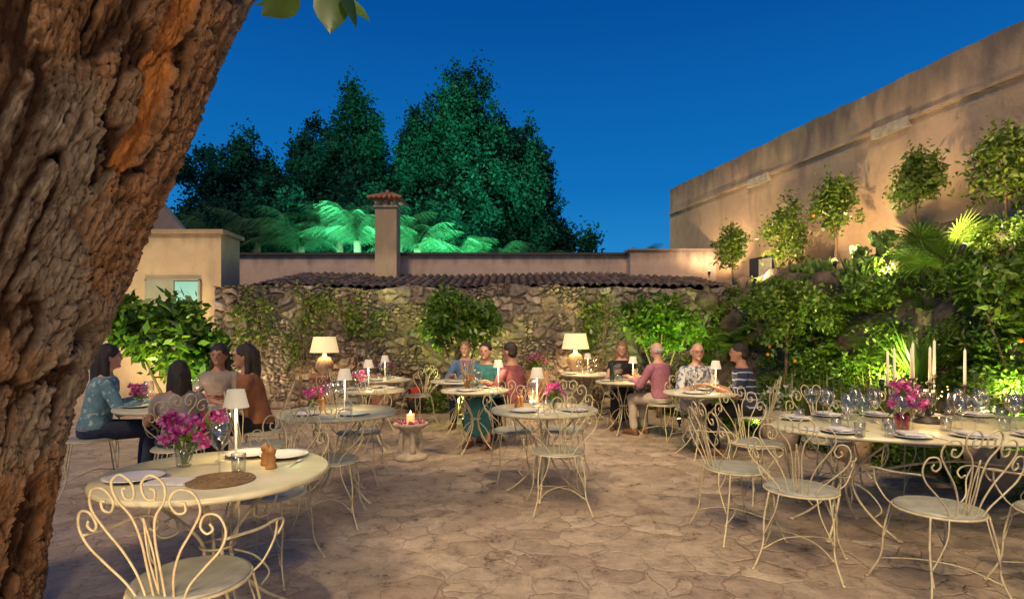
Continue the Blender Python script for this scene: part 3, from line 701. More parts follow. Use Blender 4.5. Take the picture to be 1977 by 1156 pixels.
def palm(x,y,h,s,seed,label,nf=24,mat='palm'):
    rs=random.Random(seed); V=[];F=[]; b=MB(); b.tube([(0,0,0),(.05,0,h*.5),(0,0,h)],[.16,.13,.12],8)
    e=empty('palm_tree',(x,y,0)); b.obj('trunk',M['branch'],e)
    for i in range(nf):
        a=rs.random()*6.28; el=rs.uniform(.35,1.45); l=s*rs.uniform(.75,1.15); d=Vector((math.cos(a),math.sin(a),0)); sd=Vector((-math.sin(a),math.cos(a),0))
        for k in range(1,52):
            t=k/51; q=Vector((0,0,h))+d*(l*t*math.cos(el*(1-.35*t)))+Vector((0,0,l*(t*math.sin(el)-.55*t**2.4))); ll=l*.27*math.sin(math.pi*min(1,.1+t*.88))
            for sg in(-1,1):
                o=len(V); tip=q+sd*sg*ll*.75+d*ll*.6-Vector((0,0,ll*rs.uniform(.2,.8))); dd=d*l*.0042; V+=[q-dd,q+dd,tip+dd*.2,tip-dd*.2]; F.append((o,o+1,o+2,o+3))
    link('fronds',npmesh('fronds',np.array([tuple(q) for q in V]),np.array(F),M[mat]),e); tag(e,label,'palm tree','palms behind the parapet')
for i,(x,y,h,s) in enumerate([(-8.2,18,4.4,2.0),(-6.6,17.5,4.2,2.1),(-4.7,17,4.3,2.0),(-2.9,17.2,4.1,1.7),(-1.7,17.6,3.8,1.8),(-.5,18,3.7,1.7),(-5.7,18.5,4.7,2.1),(.7,18.5,3.5,1.5),(-9.6,18,4.4,1.7),(2.4,19,3.4,1.2),(4.6,20,4.1,1.2),(-7.4,19,4.8,2.0),(-3.7,18.5,4.6,1.9)]):
    palm(x,y,h,s,900+i,'palm with arching fronds lit green' if i<7 else 'dark palm silhouetted above the roofline')
for (x,y) in [(4.6,17.5),(5.1,17.8),(3.9,17.8)]:
    o=link('hedge_shrub',foliage('hedge_shrub',int(x*100),[((0,0,3.3),(.35,.3,.75))],500,20,.2,.16,M['leafd'],.4,-.3,.2)); o.location=(x,y,0); tag(o,'dark leafy shrub top above the parapet','shrub')
# ---------------------------------------------------------------- spotlights
def uplight(x,y,z,target,power,color,angle=95):
    e=empty('garden_spotlight',(x,y,z)); d=(Vector(target)-Vector((x,y,z))).normalized()
    b=MB(); b.tube([(0,0,-.1),(0,0,0)],.012,6); b.tube([-d*.05,d*.02],[.025,.032],12); b.obj('housing',M['fixture'],e)
    b=MB(); b.tube([d*.0215,d*.026],[.028,.028],12); b.obj('lens',M['lens'],e)
    lamp('SPOT',tuple(d*.06),power,color,.05,tuple(d*2),angle,.9,e,'spot_beam'); tag(e,'small black garden uplight shining on plants or walls, some added','spotlight','garden uplights')
YG=(.95,1,.28); WM=(1,.70,.38)
uplight(-.75,8.7,.1,(-.92,9.8,1.7),400,(.9,1,.2))
uplight(2.6,8.7,.1,(2.55,9.8,1.7),280,(.75,1,.25))
uplight(-4.3,6.5,.1,(-4.7,7.8,1.5),190,(.95,1,.3))
uplight(4.9,7.3,2.2,(5.5,8.8,3.6),80,(1,.85,.35),140)
uplight(4.1,6.2,.9,(4.9,7.2,2.0),150,YG,140)
uplight(4.0,4.6,.5,(5.1,5.8,1.8),150,YG,130)
uplight(4.75,5.3,.8,(5.5,6.4,1.9),90,YG,140)
uplight(3.3,7.6,.2,(4.3,9,1.8),200,YG,140)
uplight(4.3,9.9,2.4,(5.3,11.0,4.2),170,WM,150)
uplight(4.3,12.2,2.8,(4.9,13.0,4.6),120,WM,150)
uplight(4.8,8.3,2.5,(6.0,8.9,4.4),150,WM,150)
uplight(5.0,6.2,2.4,(6.5,6.6,4.6),150,WM,150)
uplight(5.4,4.8,2.3,(7.0,5.0,4.4),130,WM,150)
for x in (-5.0,-2.4,.35,3.3): uplight(x,9.9,.1,(x-.1,10.9,1.7),90,(1,.72,.38),135)  # uplights added along the wall foot to brighten the rubble stone
uplight(-6.6,9.4,.1,(-6.7,11.0,2.6),240,WM,135)
lamp('SPOT',(-4.5,14.6,3.6),3200,(.16,1,.62),.3,(-4.2,22,8),115,.8,None,'green_flood')
lamp('SPOT',(-1.8,15,3.6),3800,(.16,1,.55),.3,(-1.0,22,8),100,.8,None,'green_flood')
for x,pw,z in ((-6.4,12,4.2),(-4.5,60,4.2),(-2.8,70,4.0),(-1.3,14,3.9)): lamp('POINT',(x,15.9,z),pw,(.5,1,.5),.2,name='palm_light')
lamp('SPOT',(-.8,.8,.15),85,(1,.66,.36),.06,(-2.0,2.3,2.0),110,.8,None,'tree_uplight')
lamp('SPOT',(1.0,-2.5,4.5),800,(1,.74,.42),.4,(.8,4.5,0),95,.9,None,'courtyard_flood')
lamp('SPOT',(-.9,2.4,4.4),420,(1,.76,.42),.08,(.0,3.5,0),50,.9,None,'pool_spot')  # unseen overhead spots, added to make warm pools on the paving
lamp('SPOT',(2.2,2.0,4.5),300,(1,.74,.40),.08,(2.6,4.2,0),60,.9,None,'pool_spot')
lamp('SPOT',(.6,5.2,4.6),600,(1,.76,.42),.1,(.6,7.4,0),70,.9,None,'pool_spot')
# ---------------------------------------------------------------- furniture
def make_chair(arms=True):
    e=empty('garden_chair')
    sz=.47
    b=MB(); b.lathe([(.0001,sz-.012),(.2,sz-.012),(.208,sz-.004),(.206,sz+.006),(.185,sz+.012),(.0001,sz+.004)],32); b.obj('seat',M['seatm'],e)
    b=MB(); n=32; b.tube([(.21*math.cos(2*math.pi*i/n),.21*math.sin(2*math.pi*i/n),sz-.01) for i in range(n)],.007,6,closed=True)
    b.obj('rim',M['iron'],e)
    b=MB()
    for s_ in(-1,1):
        b.tube(cat([(s_*.19,-.2,.12),(s_*.1,-.08,.16),(0,0,.17),(-s_*.1,.08,.16),(-s_*.19,.2,.12)],4),.0038,5)
    b.obj('stretcher',M['iron'],e)
    for sx_,sy_ in((1,1),(-1,1),(1,-1),(-1,-1)):
        b=MB()
        b.tube(cat([(sx_*.16,sy_*.14,sz-.01),(sx_*.185,sy_*.165,.3),(sx_*.19,sy_*.185,.14),(sx_*.235,sy_*.235,.0)],5),.0058,6)
        b.tube(cat([(sx_*.10,sy_*.19,sz-.01),(sx_*.12,sy_*.2,.36),(sx_*.17,sy_*.19,.24),(sx_*.185,sy_*.18,.2)],5),.0042,5)
        b.ell((sx_*.235,sy_*.235,.006),(.012,.012,.006),8,4)
        b.obj('leg',M['iron'],e)
    def B(s,t): s*=.84; t*=.92; return (s, -.18-.13*t/.5+ .6*s*s*(.35+t), sz+t)
    b=MB()
    r1=.0046
    for s_ in(-1,1):
        def C(l,r_=r1): b.tube(cat([B(s_*p,q) for p,q in l],6),r_,6)
        C([(.025,-.01),(.028,.12),(.03,.24),(.05,.34),(.10,.41),(.11,.475),(.065,.51),(.02,.475),(.025,.42),(.06,.415),(.068,.45),(.05,.458)])
        C([(.06,-.01),(.08,.1),(.125,.2),(.19,.29),(.235,.37),(.215,.44),(.155,.45),(.12,.405),(.14,.36),(.175,.365),(.178,.398),(.158,.4)])
        C([(.1,-.01),(.14,.06),(.22,.14),(.29,.21),(.32,.28),(.3,.345),(.25,.35),(.225,.305),(.245,.275),(.272,.292),(.262,.315)])
        C([(.0,.02),(.012,.18),(.0,.34)],.0036)
    b.obj('backrest',M['iron'],e)
    if arms:
        for s_ in(-1,1):
            b=MB(); b.tube(cat([B(s_*.31,.25),(s_*.285,-.03,sz+.205),(s_*.29,.09,sz+.20),(s_*.285,.16,sz+.18),(s_*.27,.18,sz+.145),(s_*.265,.15,sz+.12),(s_*.27,.125,sz+.14)],6),.0052,6)
            b.tube(cat([(s_*.29,.1,sz+.198),(s_*.27,.12,sz+.12),(s_*.24,.09,sz+.04),(s_*.2,.08,sz-.005)],5),.0046,6)
            b.obj('armrest',M['iron'],e)
    return e
ch1=make_chair(True); ch2=make_chair(False)
used=set()
def chair(x,y,deg,arms=True,label='cream wrought-iron chair with scrolled fan back on paving'):
    src=ch1 if arms else ch2
    if src.name in used: o=dup(src,(x,y,0),rad(deg))
    else: used.add(src.name); o=src; o.location=(x,y,0); o.rotation_euler=(0,0,rad(deg))
    tag(o,label,'chair','cream wrought-iron garden chairs'); return o
def make_table(a,bb,long_=False):
    e=empty('garden_table'); b=MB(); prof=[(.0001,.735),(.985,.735),(.995,.728),(1.0,.74),(.996,.752),(.985,.757),(.0001,.755)]
    b.lathe([(p[0],p[1]) for p in prof],64,sx=a,sy=bb); b.obj('tabletop',M['top'],e)
    xs=[-.62*a,.62*a] if long_ else [0]
    for x0 in xs:
        for k in range(4):
            an=math.pi/4+k*math.pi/2; c,s=math.cos(an),math.sin(an); b=MB()
            b.tube(cat([(x0+c*.3,s*.3,.735),(x0+c*.27,s*.27,.66),(x0+c*.15,s*.15,.54),(x0+c*.06,s*.06,.4),(x0+c*.09,s*.09,.26),(x0+c*.2,s*.2,.12),(x0+c*.34,s*.34,.01)],5),.0085,7)
            b.tube(cat([(x0+c*.22,s*.22,.735),(x0+c*.28,s*.28,.62),(x0+c*.24,s*.24,.5),(x0+c*.17,s*.17,.5),(x0+c*.18,s*.18,.57),(x0+c*.22,s*.22,.56)],5),.0055,6)
            b.tube(cat([(x0+c*.07,s*.07,.36),(x0+c*.17,s*.17,.3),(x0+c*.24,s*.24,.2),(x0+c*.2,s*.2,.14)],5),.0055,6)
            b.ell((x0+c*.345,s*.345,.01),(.02,.02,.01),8,4); b.obj('leg',M['iron'],e)
    b=MB()
    for x0 in xs:
        for z,r_ in((.4,.075),(.7,.29)):
            n=24; b.tube([(x0+r_*math.cos(2*math.pi*i/n),r_*math.sin(2*math.pi*i/n),z) for i in range(n)],.006,6,closed=True)
    if long_: b.tube(cat([(-.62*a,0,.4),(0,0,.5),(.62*a,0,.4)],8),.009,6)
    b.obj('brace',M['iron'],e); return e
tb=make_table(.5,.5); tbu=[0]
def table(x,y,r_=.5,deg=0,label='round cream iron garden table with curved legs'):
    s=r_/.5
    if tbu[0]: o=dup(tb,(x,y,0),rad(deg))
    else: o=tb; tbu[0]=1; o.location=(x,y,0); o.rotation_euler=(0,0,rad(deg))
    o.scale=(s,s,1); tag(o,label,'table','round iron garden tables')
def make_lamp():
    e=empty('table_lamp'); b=MB(); b.lathe([(.0001,0),(.052,0),(.054,.006),(.05,.011),(.008,.016),(.006,.02),(.006,.27),(.0001,.27)],20); b.obj('stand',M['lampw'],e)
    b=MB(); b.shell([(.066,.262),(.042,.36),(.0005,.362)],24); b.shell([(.064,.2625),(.0405,.357),(.0005,.358)],24); b.obj('lamp_shade',M['shade'],e)
    lamp('POINT',(0,0,.29),7,(1,.72,.36),.022,parent=e,name='bulb'); return e
lp=make_lamp(); lpu=[0]
TZ=.757
def tlamp(x,y,z=TZ):
    if lpu[0]: o=dup(lp,(x,y,z))
    else: o=lp; lpu[0]=1; o.location=(x,y,z)
    tag(o,'slim cordless table lamp with small white shade glowing on table','lamp','cordless table lamps')
def protos():
    d={}
    b=MB(); b.shell([(.036,0),(.036,.003),(.006,.007),(.0045,.02),(.0045,.11),(.014,.12),(.036,.142),(.046,.17),(.045,.2),(.036,.245),(.034,.245),(.043,.2),(.044,.17)],20); d['wine_glass']=b.mesh('wine_glass',[M['glass']])
    b=MB(); b.shell([(.0005,.003),(.03,.003),(.034,.09),(.032,.09),(.028,.008),(.0005,.008)],18); d['tumbler']=b.mesh('tumbler',[M['glass']])
    b=MB(); b.lathe([(.0001,.001),(.07,.001),(.1,.012),(.125,.018),(.125,.021),(.1,.016),(.07,.006),(.0001,.005)],32); d['plate']=b.mesh('plate',[M['white']])
    b=MB(); b.lathe([(.0001,.001),(.14,.001),(.142,.004),(.14,.007),(.0001,.006)],36); 
    for k in range(1,8):
        n=30; b.tube([(.0195*k*math.cos(2*math.pi*i/n),.0195*k*math.sin(2*math.pi*i/n),.006) for i in range(n)],.004,5,closed=True)
    d['placemat']=b.mesh('placemat',[M['woven']])
    b=MB(); b.box((-.09,-.06,.001),(.09,.06,.006)); b.box((-.085,-.055,.0062),(.08,.05,.011)); b.tube([(-.09,-.055,.008),(-.09,.055,.008)],.005,6); d['napkin']=b.mesh('napkin',[M['linen']],False)
    b=MB(); b.lathe([(.0001,0),(.026,0),(.028,.012),(.02,.03),(.024,.05),(.018,.062),(.022,.072),(.024,.085),(.014,.1),(.006,.105),(.007,.11),(.0001,.113)],18); d['pepper_mill']=b.mesh('pepper_mill',[M['wood']])
    b=MB(); b.tube([(0,-.09,.004),(0,.02,.004)],.003,5); b.ell((0,.05,.004),(.012,.035,.003),8,5); d['spoon']=b.mesh('spoon',[M['lampw']])
    return d
PR=protos()
LB={'wine_glass':('clear stemmed wine glass on dining table','glass','wine glasses on the tables'),'tumbler':('clear water tumbler on dining table','glass','tumblers on the tables'),'plate':('white ceramic side plate on table','plate','white plates'),'placemat':('round woven brown placemat on table','placemat','woven placemats'),'napkin':('folded white linen napkin on table','napkin','folded napkins'),'pepper_mill':('small turned wooden pepper mill on table','pepper mill','wooden mills'),'spoon':('metal spoon laid on table','cutlery','cutlery')}
def item(k,x,y,z=TZ,rz=0):
    o=link(k,PR[k]); o.location=(x,y,z); o.rotation_euler=(0,0,rz); l=LB[k]; tag(o,l[0],l[1],l[2])
def flowers(x,y,z,s,seed,tall=False,red=False,mat='pink',label='glass vase of magenta orchids on table'):
    e=empty('flower_vase',(x,y,z)); b=MB(); b.shell([(.0005,.004),(.035*s/.12,.004),(.045*s/.12,.1*s/.12),(.042*s/.12,.1*s/.12),(.032*s/.12,.01)],18); b.obj('vase',M['redglass' if red else 'glass'],e)
    rs=np.random.default_rng(seed); q=random.Random(seed)
    cs=[(q.gauss(0,.5)*s,q.gauss(0,.42)*s,s*(1.2+q.random()*1.1)) for _ in range(int(18))]
    V=[];F=[]
    for c in cs:
        for fl in range(5):
            cc=np.array(c)+rs.normal(size=3)*s*.14; ax=unit(rs,1)[0]; t=np.cross(ax,unit(rs,1)[0]); t/=np.linalg.norm(t); u_=np.cross(ax,t)
            for k in range(5):
                a=k*1.2566; d=(t*math.cos(a)+u_*math.sin(a)); sd=np.cross(ax,d); L_=s*.2; o=len(V)
                V+=[cc,cc+d*L_*.6+sd*L_*.38+ax*.1*L_,cc+d*L_+ax*.02,cc+d*L_*.6-sd*L_*.38+ax*.1*L_]; F.append((o,o+1,o+2,o+3))
    link('flowers',npmesh('flowers',np.array(V),np.array(F),M[mat]),e)
    b=MB()
    for c in cs: b.tube([(c[0]*.1,c[1]*.1,.01),(c[0]*.3,c[1]*.3,s*.8),c],.0025,4)
    b.obj('stems',M['cactus'],e); P=np.array(cs)*.75; V,F=leafV(rs,np.repeat(P,3,0),s*.6,.35); link('leaves',npmesh('leaves',V,F,M['leaf']),e)
    tag(e,label,'flowers')
def setting(x,y,r_,seed,lampo=None,fl=None):
    q=random.Random(seed)
    for k in range(2):
        a=q.random()*1.5+k*3.1; item('plate',x+r_*.62*math.cos(a),y+r_*.62*math.sin(a)); item('wine_glass',x+r_*.5*math.cos(a+.6),y+r_*.5*math.sin(a+.6)); item('tumbler',x+r_*.38*math.cos(a+.9),y+r_*.38*math.sin(a+.9)); item('napkin',x+r_*.65*math.cos(a-.7),y+r_*.65*math.sin(a-.7),TZ,a)
    if lampo: tlamp(x+lampo[0],y+lampo[1])
    if fl: flowers(x+fl[0],y+fl[1],TZ,.09,seed)
table(-1.42,2.70,.51)
tlamp(-1.49,3.02); flowers(-1.63,2.78,TZ,.115,11)
for a in [('wine_glass',-1.37,2.62),('wine_glass',-1.50,2.90),('tumbler',-1.30,2.66),('plate',-1.70,2.52),('plate',-1.22,3.0),('plate',-1.42,3.04),('placemat',-1.30,2.50),('napkin',-1.50,2.47),('pepper_mill',-1.24,2.82),('pepper_mill',-1.18,2.74),('spoon',-1.1,2.85)]: item(a[0],a[1],a[2])
chair(-1.24,2.17,-4,True); chair(-1.46,3.36,172,False)
table(-1.51,4.84,.5,20); tlamp(-1.48,4.95); flowers(-1.78,5.0,TZ,.08,12); item('plate',-1.3,4.6); item('plate',-1.7,4.6); item('wine_glass',-1.6,4.9); item('wine_glass',-1.58,5.05); item('tumbler',-1.4,4.8); item('pepper_mill',-1.68,4.95)
chair(-1.38,4.25,8,True); chair(-2.15,4.85,-75,False); chair(-1.5,5.5,180,True)
table(-1.72,6.85,.4,10); setting(-1.72,6.85,.4,22,(-.05,.05),(-.2,.05)); chair(-2.2,7.2,-130,True)
table(-1.95,8.5,.42); setting(-1.95,8.5,.42,23,(.02,.0),None); chair(-1.5,8.9,150,True); chair(-2.4,8.3,-60,False)
table(.29,5.02,.48,35); tlamp(.23,5.15); flowers(.37,5.05,TZ,.095,13); item('plate',.1,4.8); item('plate',.55,4.85); item('wine_glass',.2,5.2); item('tumbler',.3,4.9); item('pepper_mill',.08,5.15); item('pepper_mill',.05,5.1); item('napkin',.3,4.75)
chair(.38,4.58,4,False); chair(.02,5.6,-165,True); chair(.52,5.65,165,True)
table(-.45,6.85,.42,15); setting(-.45,6.85,.42,24,(.28,.1),None)
table(-.78,8.25,.42,15); setting(-.78,8.25,.42,25,None,None)
table(1.62,8.15,.4,15); setting(1.62,8.15,.4,26,(.12,-.1),None)
table(2.2,6.55,.42,15); setting(2.2,6.55,.42,27,(.22,.1),None)
table(1.3,9.7,.45,15); setting(1.3,9.7,.45,28,(-.0,-.1),None); chair(.8,9.4,-60); chair(1.75,9.3,40)
table(-3.15,5.25,.5,15); setting(-3.15,5.25,.5,29,(-.1,.2),(-.3,-.05))
item('pepper_mill',-3.05,5.3);item('pepper_mill',-3.0,5.25)
b=MB(); b.lathe([(.0001,0),(.037,0),(.038,.18),(.03,.21),(.014,.235),(.013,.29),(.0001,.29)],16); o=b.obj('wine_bottle',M['bottle'],None,True,(1.45,8.1,TZ)); tag(o,'dark green wine bottle standing on table','bottle')
BT=make_table(1.3,.66,True); BT.location=(3.2,4.05,0); tag(BT,'long oval cream iron table laid for a large party','table')
for (x,y,dg,a) in [(1.60,4.0,-80,True),(1.78,3.45,-32,True),(2.33,3.06,3,True),(2.95,2.98,-4,True),(2.15,4.9,-165,False),(2.85,5.05,180,True),(3.6,5.0,175,True)]: chair(x,y,dg,a)
q=random.Random(5)
for i,x in enumerate([2.2,2.55,2.95,3.35,3.75]):
    for sg in(-1,1):
        yy=4.05+sg*(.47 if abs(x-3.2)<.9 else .3)
        item('plate',x,yy); item('napkin',x-.0,yy,TZ+.022,q.uniform(-.3,.3)+1.57)
        yb_=4.05+sg*.24
        item('wine_glass',x+.1,yb_+q.uniform(-.03,.03)); item('wine_glass',x+.2,yb_+q.uniform(-.05,.03)); item('tumbler',x+.02,yb_+.02)
        item('wine_glass',x+.16,yb_-sg*.12)
item('tumbler',2.25,3.62); item('tumbler',2.42,3.58); item('napkin',2.1,3.85,TZ,.5); item('spoon',2.0,3.95); item('spoon',2.7,3.5)
flowers(2.72,3.9,TZ,.14,14,red=True,label='pink glass vase of magenta bougainvillea on long table')
e=empty('candelabra',(3.12,4.2,TZ)); b=MB(); b.lathe([(.0001,0),(.1,0),(.09,.02),(.02,.05),(.015,.1),(.03,.14),(.012,.18),(.012,.24),(.0001,.25)],16)
cp=[(-.3,0,.26),(-.21,.06,.28),(-.14,-.04,.32),(-.08,.06,.28),(-.02,-.05,.29),(.05,.0,.34),(.28,0,.27)]
for c in cp:
    b.tube(cat([(0,0,.12),(c[0]*.5,c[1]*.5,.06),(c[0]*.95,c[1],.1),(c[0],c[1],c[2])],5),.007,6); b.lathe([(.0001,0),(.02,.0),(.03,.015),(.0001,.016)],12,c)
b.obj('stand',M['darkiron'],e)
for c in cp:
    b=MB(); b.lathe([(.0001,.016),(.0105,.016),(.0085,.27),(.0001,.282)],12,c); b.tube([(c[0],c[1],c[2]+.28),(c[0],c[1],c[2]+.292)],.0015,4); b.obj('candle',M['wax'],e)
b=MB()
for i in range(22):
    a=q.random()*6.28; rr=.05+q.random()*.28; b.ell((rr*math.cos(a),rr*.4*math.sin(a),.05+q.random()*.24),(.004,.004,.004),6,4)
b.obj('fairy_lights',M['fairy'],e); tag(e,'dark iron candelabra with tall ivory candles and fairy lights','candelabra')
lamp('POINT',(0,0,.3),8,(1,.6,.25),.1,parent=e,name='glow')
e=empty('stone_pedestal',(-1.17,6.45,0)); b=MB()
b.lathe([(.0001,0),(.19,0),(.2,.02),(.18,.05),(.12,.07),(.09,.1),(.075,.2),(.09,.3),(.13,.34),(.2,.38),(.21,.41),(.19,.415),(.12,.4),(.0001,.395)],28)
for k in range(4):
    a=k*math.pi/2+.4; b.tube(cat([(.1*math.cos(a),.1*math.sin(a),.06),(.115*math.cos(a),.115*math.sin(a),.18),(.09*math.cos(a),.09*math.sin(a),.32)],4),[.03,.034,.04,.036,.03,.026,.034,.036,.03],8)
b.obj('pedestal',M['limestone'],e)
rs=np.random.default_rng(9); a=rs.random(90)*6.28; rr=.1+.09*rs.random(90); V,F=leafV(rs,np.stack([rr*np.cos(a),rr*np.sin(a),.42+.01*rs.random(90)],1),.032,.8); link('petals',npmesh('petals',V,F,M['petal']),e)
tag(e,'low carved stone birdbath strewn with magenta petals','birdbath')
e2=empty('pillar_candle',(-1.17,6.45,.4)); b=MB(); b.lathe([(.0001,0),(.045,0),(.046,.1),(.04,.11),(.0001,.1)],18); b.obj('wax',M['waxlit'],e2); b=MB(); b.lathe([(.0001,.1),(.009,.115),(.007,.135),(.0001,.155)],10); b.obj('flame',M['flame'],e2)
lamp('POINT',(0,0,.19),2.2,(1,.5,.16),.02,parent=e2,name='flame_light'); tag(e2,'thick ivory candle burning on stone birdbath','candle')
def vaselamp(x,y,z):
    e=empty('ceramic_lamp',(x,y,z)); b=MB(); b.lathe([(.0001,0),(.1,0),(.09,.03),(.15,.12),(.16,.2),(.1,.3),(.04,.33),(.03,.38),(.0001,.38)],24); b.obj('lamp_base',M['clay'],e)
    b=MB(); b.shell([(.25,.4),(.19,.68)],32); b.shell([(.248,.4),(.188,.68)],32); b.obj('lamp_shade',M['shadein'],e)
    lamp('POINT',(0,0,.5),32,(1,.66,.3),.06,parent=e,name='bulb'); tag(e,'large clay lamp with glowing cream shade by the stone wall','lamp','large clay lamps')
vaselamp(-3.35,10.0,.72); vaselamp(1.15,10.15,.78)
def stand(x,y,h,kind):
    b=MB()
    if kind: b.lathe([(.0001,0),(.16,0),(.2,.1),(.22,.3),(.2,h-.08),(.24,h-.06),(.24,h),(.0001,h)],24); o=b.obj('terracotta_urn',M['terra'],None,True,(x,y,0)); tag(o,'upturned terracotta urn serving as lamp stand','urn')
    else: b.box((-.25,-.2,0),(.25,.2,h-.06)); b.box((-.3,-.25,h-.058),(.3,.25,h)); o=b.obj('stone_plinth',M['limestone'],None,False,(x,y,0)); tag(o,'rough stone plinth holding a large lamp','plinth')
stand(-3.35,10.0,.72,True); stand(1.15,10.15,.78,False)
def planter(x,y,r_,h,mat,fm_,fs,seed,label,z=0):
    e=empty('planter',(x,y,z)); b=MB(); b.lathe([(.0001,0),(r_*.75,0),(r_*.95,h*.5),(r_,h),(r_*.9,h),(r_*.85,h-.04),(.0001,h-.04)],24); b.obj('pot',M[mat],e)
    link('foliage',foliage('foliage',seed,[((0,0,h+fs*.5),(fs,fs,fs*.6))],700,26,.08,.06,M['leaf']),e); link('flowers',foliage('flowers',seed+1,[((0,0,h+fs*.6),(fs*1.05,fs*1.05,fs*.7))],500,24,.07,.04,M[fm_],.8),e); tag(e,label,'planter')
planter(-2.3,9.9,.2,.75,'terra','pink',.18,31,'tall terracotta pot overflowing with magenta flowers'); planter(.45,10.1,.2,.8,'terra','pink',.2,32,'terracotta pot with magenta bougainvillea by wall')
planter(3.35,7.0,.24,.5,'limestone','whitefl',.2,33,'pale stone pot of small white flowers'); planter(3.85,6.3,.2,.4,'clay','whitefl',.2,34,'clay pot filled with white blossoms')
planter(4.3,4.9,.28,.45,'clay','whitefl',.26,35,'clay planter of white blossoms at the bank foot')
e=empty('backpack',(-1.75,10.25,0)); b=MB(); b.ell((0,0,.24),(.17,.1,.25),16,12); b.obj('bag',M['redbag'],e); b=MB(); b.ell((0,-.08,.17),(.12,.06,.13),14,10); 
for s_ in(-1,1): b.tube(cat([(s_*.1,-.08,.44),(s_*.13,-.13,.25),(s_*.12,-.06,.06)],5),.018,6)
b.tube(cat([(-.05,0,.47),(0,0,.53),(.05,0,.47)],4),.01,6); b.obj('straps',M['black'],e); tag(e,'red and black backpack leaning by stone wall','bag')
b=MB()
for i in range(12): b.tube([(R.uniform(-.03,.03),R.uniform(-.03,.03),0),(R.uniform(-.1,.1),R.uniform(-.1,.1),R.uniform(.3,.4))],.004,4)
o=b.obj('breadsticks',M['wood'],None,True,(-.55,6.9,TZ)); tag(o,'bundle of long breadsticks standing on table','breadsticks')
# ---------------------------------------------------------------- people
def remesh(b,voxel,name,mat,parent=None,sm=4):
    me=b.mesh('tmp',[mat]); o=bpy.data.objects.new('tmp',me); col.objects.link(o)
    m=o.modifiers.new('r','REMESH'); m.mode='VOXEL'; m.voxel_size=voxel; m.use_smooth_shade=True
    s=o.modifiers.new('s','SMOOTH'); s.factor=.5; s.iterations=sm
    dg=bpy.context.evaluated_depsgraph_get(); dg.update(); me2=bpy.data.meshes.new_from_object(o.evaluated_get(dg)); me2.name=name
    bpy.data.objects.remove(o); 
    if not me2.materials: me2.materials.append(mat)
    return link(name,me2,parent)
def V3(p): return Vector(p)
def torso(b,S,inf=0,lo=0,hi=99,seg=18):
    rows=S[lo:hi]; vs=[];fs=[]
    for c,rx,ry in rows:
        for k in range(seg):
            a=2*math.pi*k/seg; vs.append((c[0]+(rx+inf)*math.cos(a),c[1]+(ry+inf)*math.sin(a),c[2]))
    n=len(rows)
    for i in range(n-1):
        for k in range(seg):
            k2=(k+1)%seg; fs.append((i*seg+k,i*seg+k2,(i+1)*seg+k2,(i+1)*seg+k))
    fs.append(tuple(range(seg))[::-1]); fs.append(tuple((n-1)*seg+k for k in range(seg))); b.add(vs,fs)
